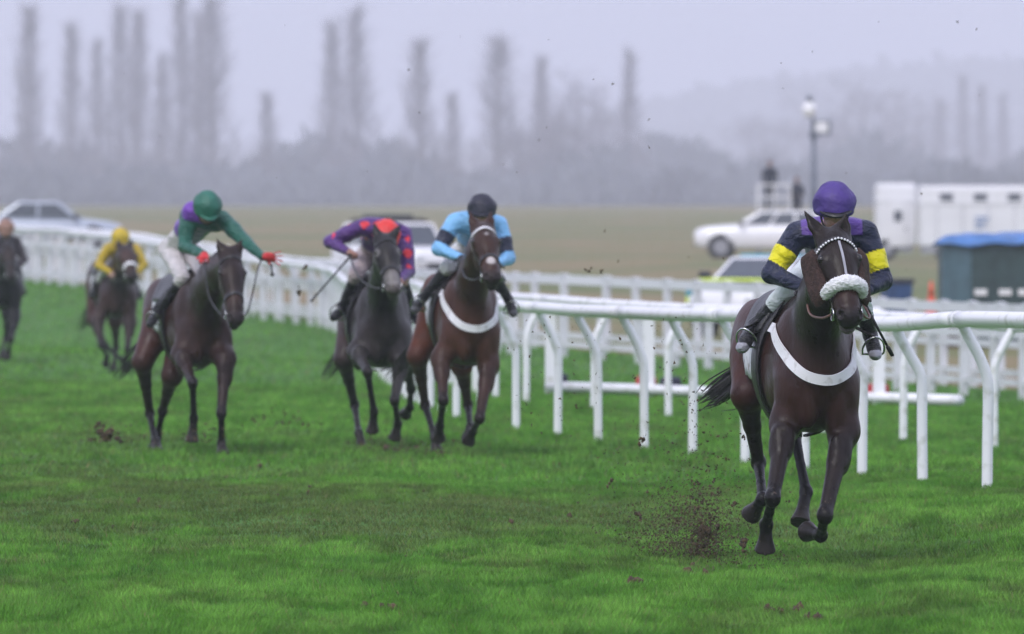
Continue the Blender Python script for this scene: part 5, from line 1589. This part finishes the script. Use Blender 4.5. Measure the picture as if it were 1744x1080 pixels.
S1 = [(1202,905,47.2,.040),(1192,940,47.3,.030),(1270,930,46.6,.028),(1222,838,47.6,.013),(1092,748,48.6,.018),(1040,820,48.2,.014),(1088,875,48.0,.016),(1128,830,48.0,.011),(1104,838,48.1,.010),(1155,892,47.6,.015),
      (1268,748,47.0,.010),(1240,780,47.2,.012),(1188,822,47.6,.010),(1345,855,46.0,.010),(1148,868,47.8,.012),(1180,700,47.9,.008),(1080,643,49,.010),(1056,576,49.2,.008),(984,692,50,.012),(1250,860,46.9,.014),(1258,960,46.4,.016),(1290,985,46.0,.012),(1350,992,45.6,.015),(1325,970,45.8,.012)]
clods(0, S1, "clods flung up by the leading horse", "dark clod of turf in the air behind the leading horse's hooves")
S2 = [(185,735,66.2,.055),(172,722,66.4,.030),(200,748,66.0,.030),(435,806,64.5,.040),(520,455,68,.022),(508,497,68,.022),(660,772,68,.035),(430,715,66,.02),(1000,460,60,.012),(1004,459,60,.012),(1023,461,60,.012)]
clods(0, S2, "clods flung up by the chasing horses", "dark clod of turf thrown up among the chasing horses")
# fine dirt spray: too many specks to count
mb = MB()
def speck(p, r):
    V = [p + np.array([rnd.gauss(0, 1), rnd.gauss(0, 1), rnd.gauss(0, 1)])*r for _ in range(4)]
    mb.add(V, [(0,1,2),(0,3,1),(0,2,3),(1,3,2)])
for i in range(5200):      # plume by the hind hooves of the leader
    a = rnd.random()
    px = rnd.gauss(1196, 20 + 75*a) - rnd.random()**2*40; py = 974 - abs(rnd.gauss(0, 50 + 60*a)); 
    if py < 700: continue
    speck(P(px, min(py, 985), 47.3 + rnd.gauss(0, .25)), rnd.uniform(.0018, .0058)*(1.4 if abs(px-1200) < 25 else .9))
for i in range(3400):
    px = rnd.gauss(1185, 58) - 20*rnd.random(); py = rnd.gauss(915, 42)
    if py < 978: speck(P(px, py, 47.4 + rnd.gauss(0, .35)), rnd.uniform(.0015, .0062))
for i in range(420): speck(P(rnd.gauss(1180, 75), rnd.gauss(790, 95), 47.7 + rnd.gauss(0, .4)), rnd.uniform(.002, .007))
for i in range(1100): speck(P(rnd.gauss(1300, 52), 990 - abs(rnd.gauss(0, 24)), 46.0 + rnd.gauss(0, .3)), rnd.uniform(.002, .006))
for i in range(160): speck(P(rnd.uniform(860, 1200), rnd.uniform(540, 780), 48.5 + rnd.gauss(0, .8)), rnd.uniform(.0025, .008))
for i in range(40): speck(P(rnd.uniform(200, 1700), rnd.uniform(20, 500), 55 + rnd.gauss(0, 4)), rnd.uniform(.004, .009))
for cx_, cy_, D_, n_ in ((190, 745, 66.3, 140), (345, 745, 67, 90), (630, 765, 69, 160), (745, 778, 66.5, 140), (480, 725, 66, 60), (690, 770, 68, 90), (430, 812, 64, 40)):
    for i in range(n_): speck(P(rnd.gauss(cx_, 26), cy_ + 8 - abs(rnd.gauss(0, 16)), D_ + rnd.gauss(0, .3)), rnd.uniform(.004, .013))
o = mb.build("dirt_spray", M['mud'], None); tag(o, "spray of fine dirt specks kicked up by the hooves", "dirt", kind="stuff")
# divots lying on the turf
mb = MB()
for i in range(170):
    D_ = rnd.uniform(42, 95); off = rnd.gauss(-2.2, 2.2); x = -.03 - .152*(D_-60) + off
    V, Fc = clod_geo(np.array([x, D_, gz(x, D_) + .012]), rnd.uniform(.006, .021)*(1 if D_ > 50 else .75), rnd, 6); mb.add(V, Fc)
for px, py in ((1305, 1046), (1380, 1064), (650, 1052), (1345, 1050), (1075, 1010), (1180, 985), (1200, 972), (1215, 978)):
    D_ = F*CAMZ/(py-HY); x = (px-CX)/F*D_
    for k_ in range(5):
        V, Fc = clod_geo(np.array([x + rnd.gauss(0, .04), D_ + rnd.gauss(0, .1), gz(x, D_) + .015]), rnd.uniform(.012, .03), rnd, 6); mb.add(V, Fc)
o = mb.build("divots", M['mud'], None, True); tag(o, "scattered crumbs of dug up turf lying on the grass", "turf", kind="stuff")

# ------------------------------------------------------------------ haze
mb = MB(); mb.box((-3000, -90, -2.6), (3000, 6450, 150))
hz = obj("haze", mb.V, mb.F, None)
hm = bpy.data.materials.new("mist"); hm.use_nodes = True; t = hm.node_tree
t.nodes.remove(t.nodes["Principled BSDF"])
pv = t.nodes.new("ShaderNodeVolumePrincipled"); pv.inputs["Density"].default_value = 0.00046
pv.inputs["Color"].default_value = (0.88, 0.90, 1.0, 1); pv.inputs["Anisotropy"].default_value = 0.0
t.links.new(pv.outputs[0], t.nodes["Material Output"].inputs["Volume"])
hz.data.materials.append(hm)
tag(hz, "thin pale mist lying over the whole racecourse", "mist", kind="stuff")
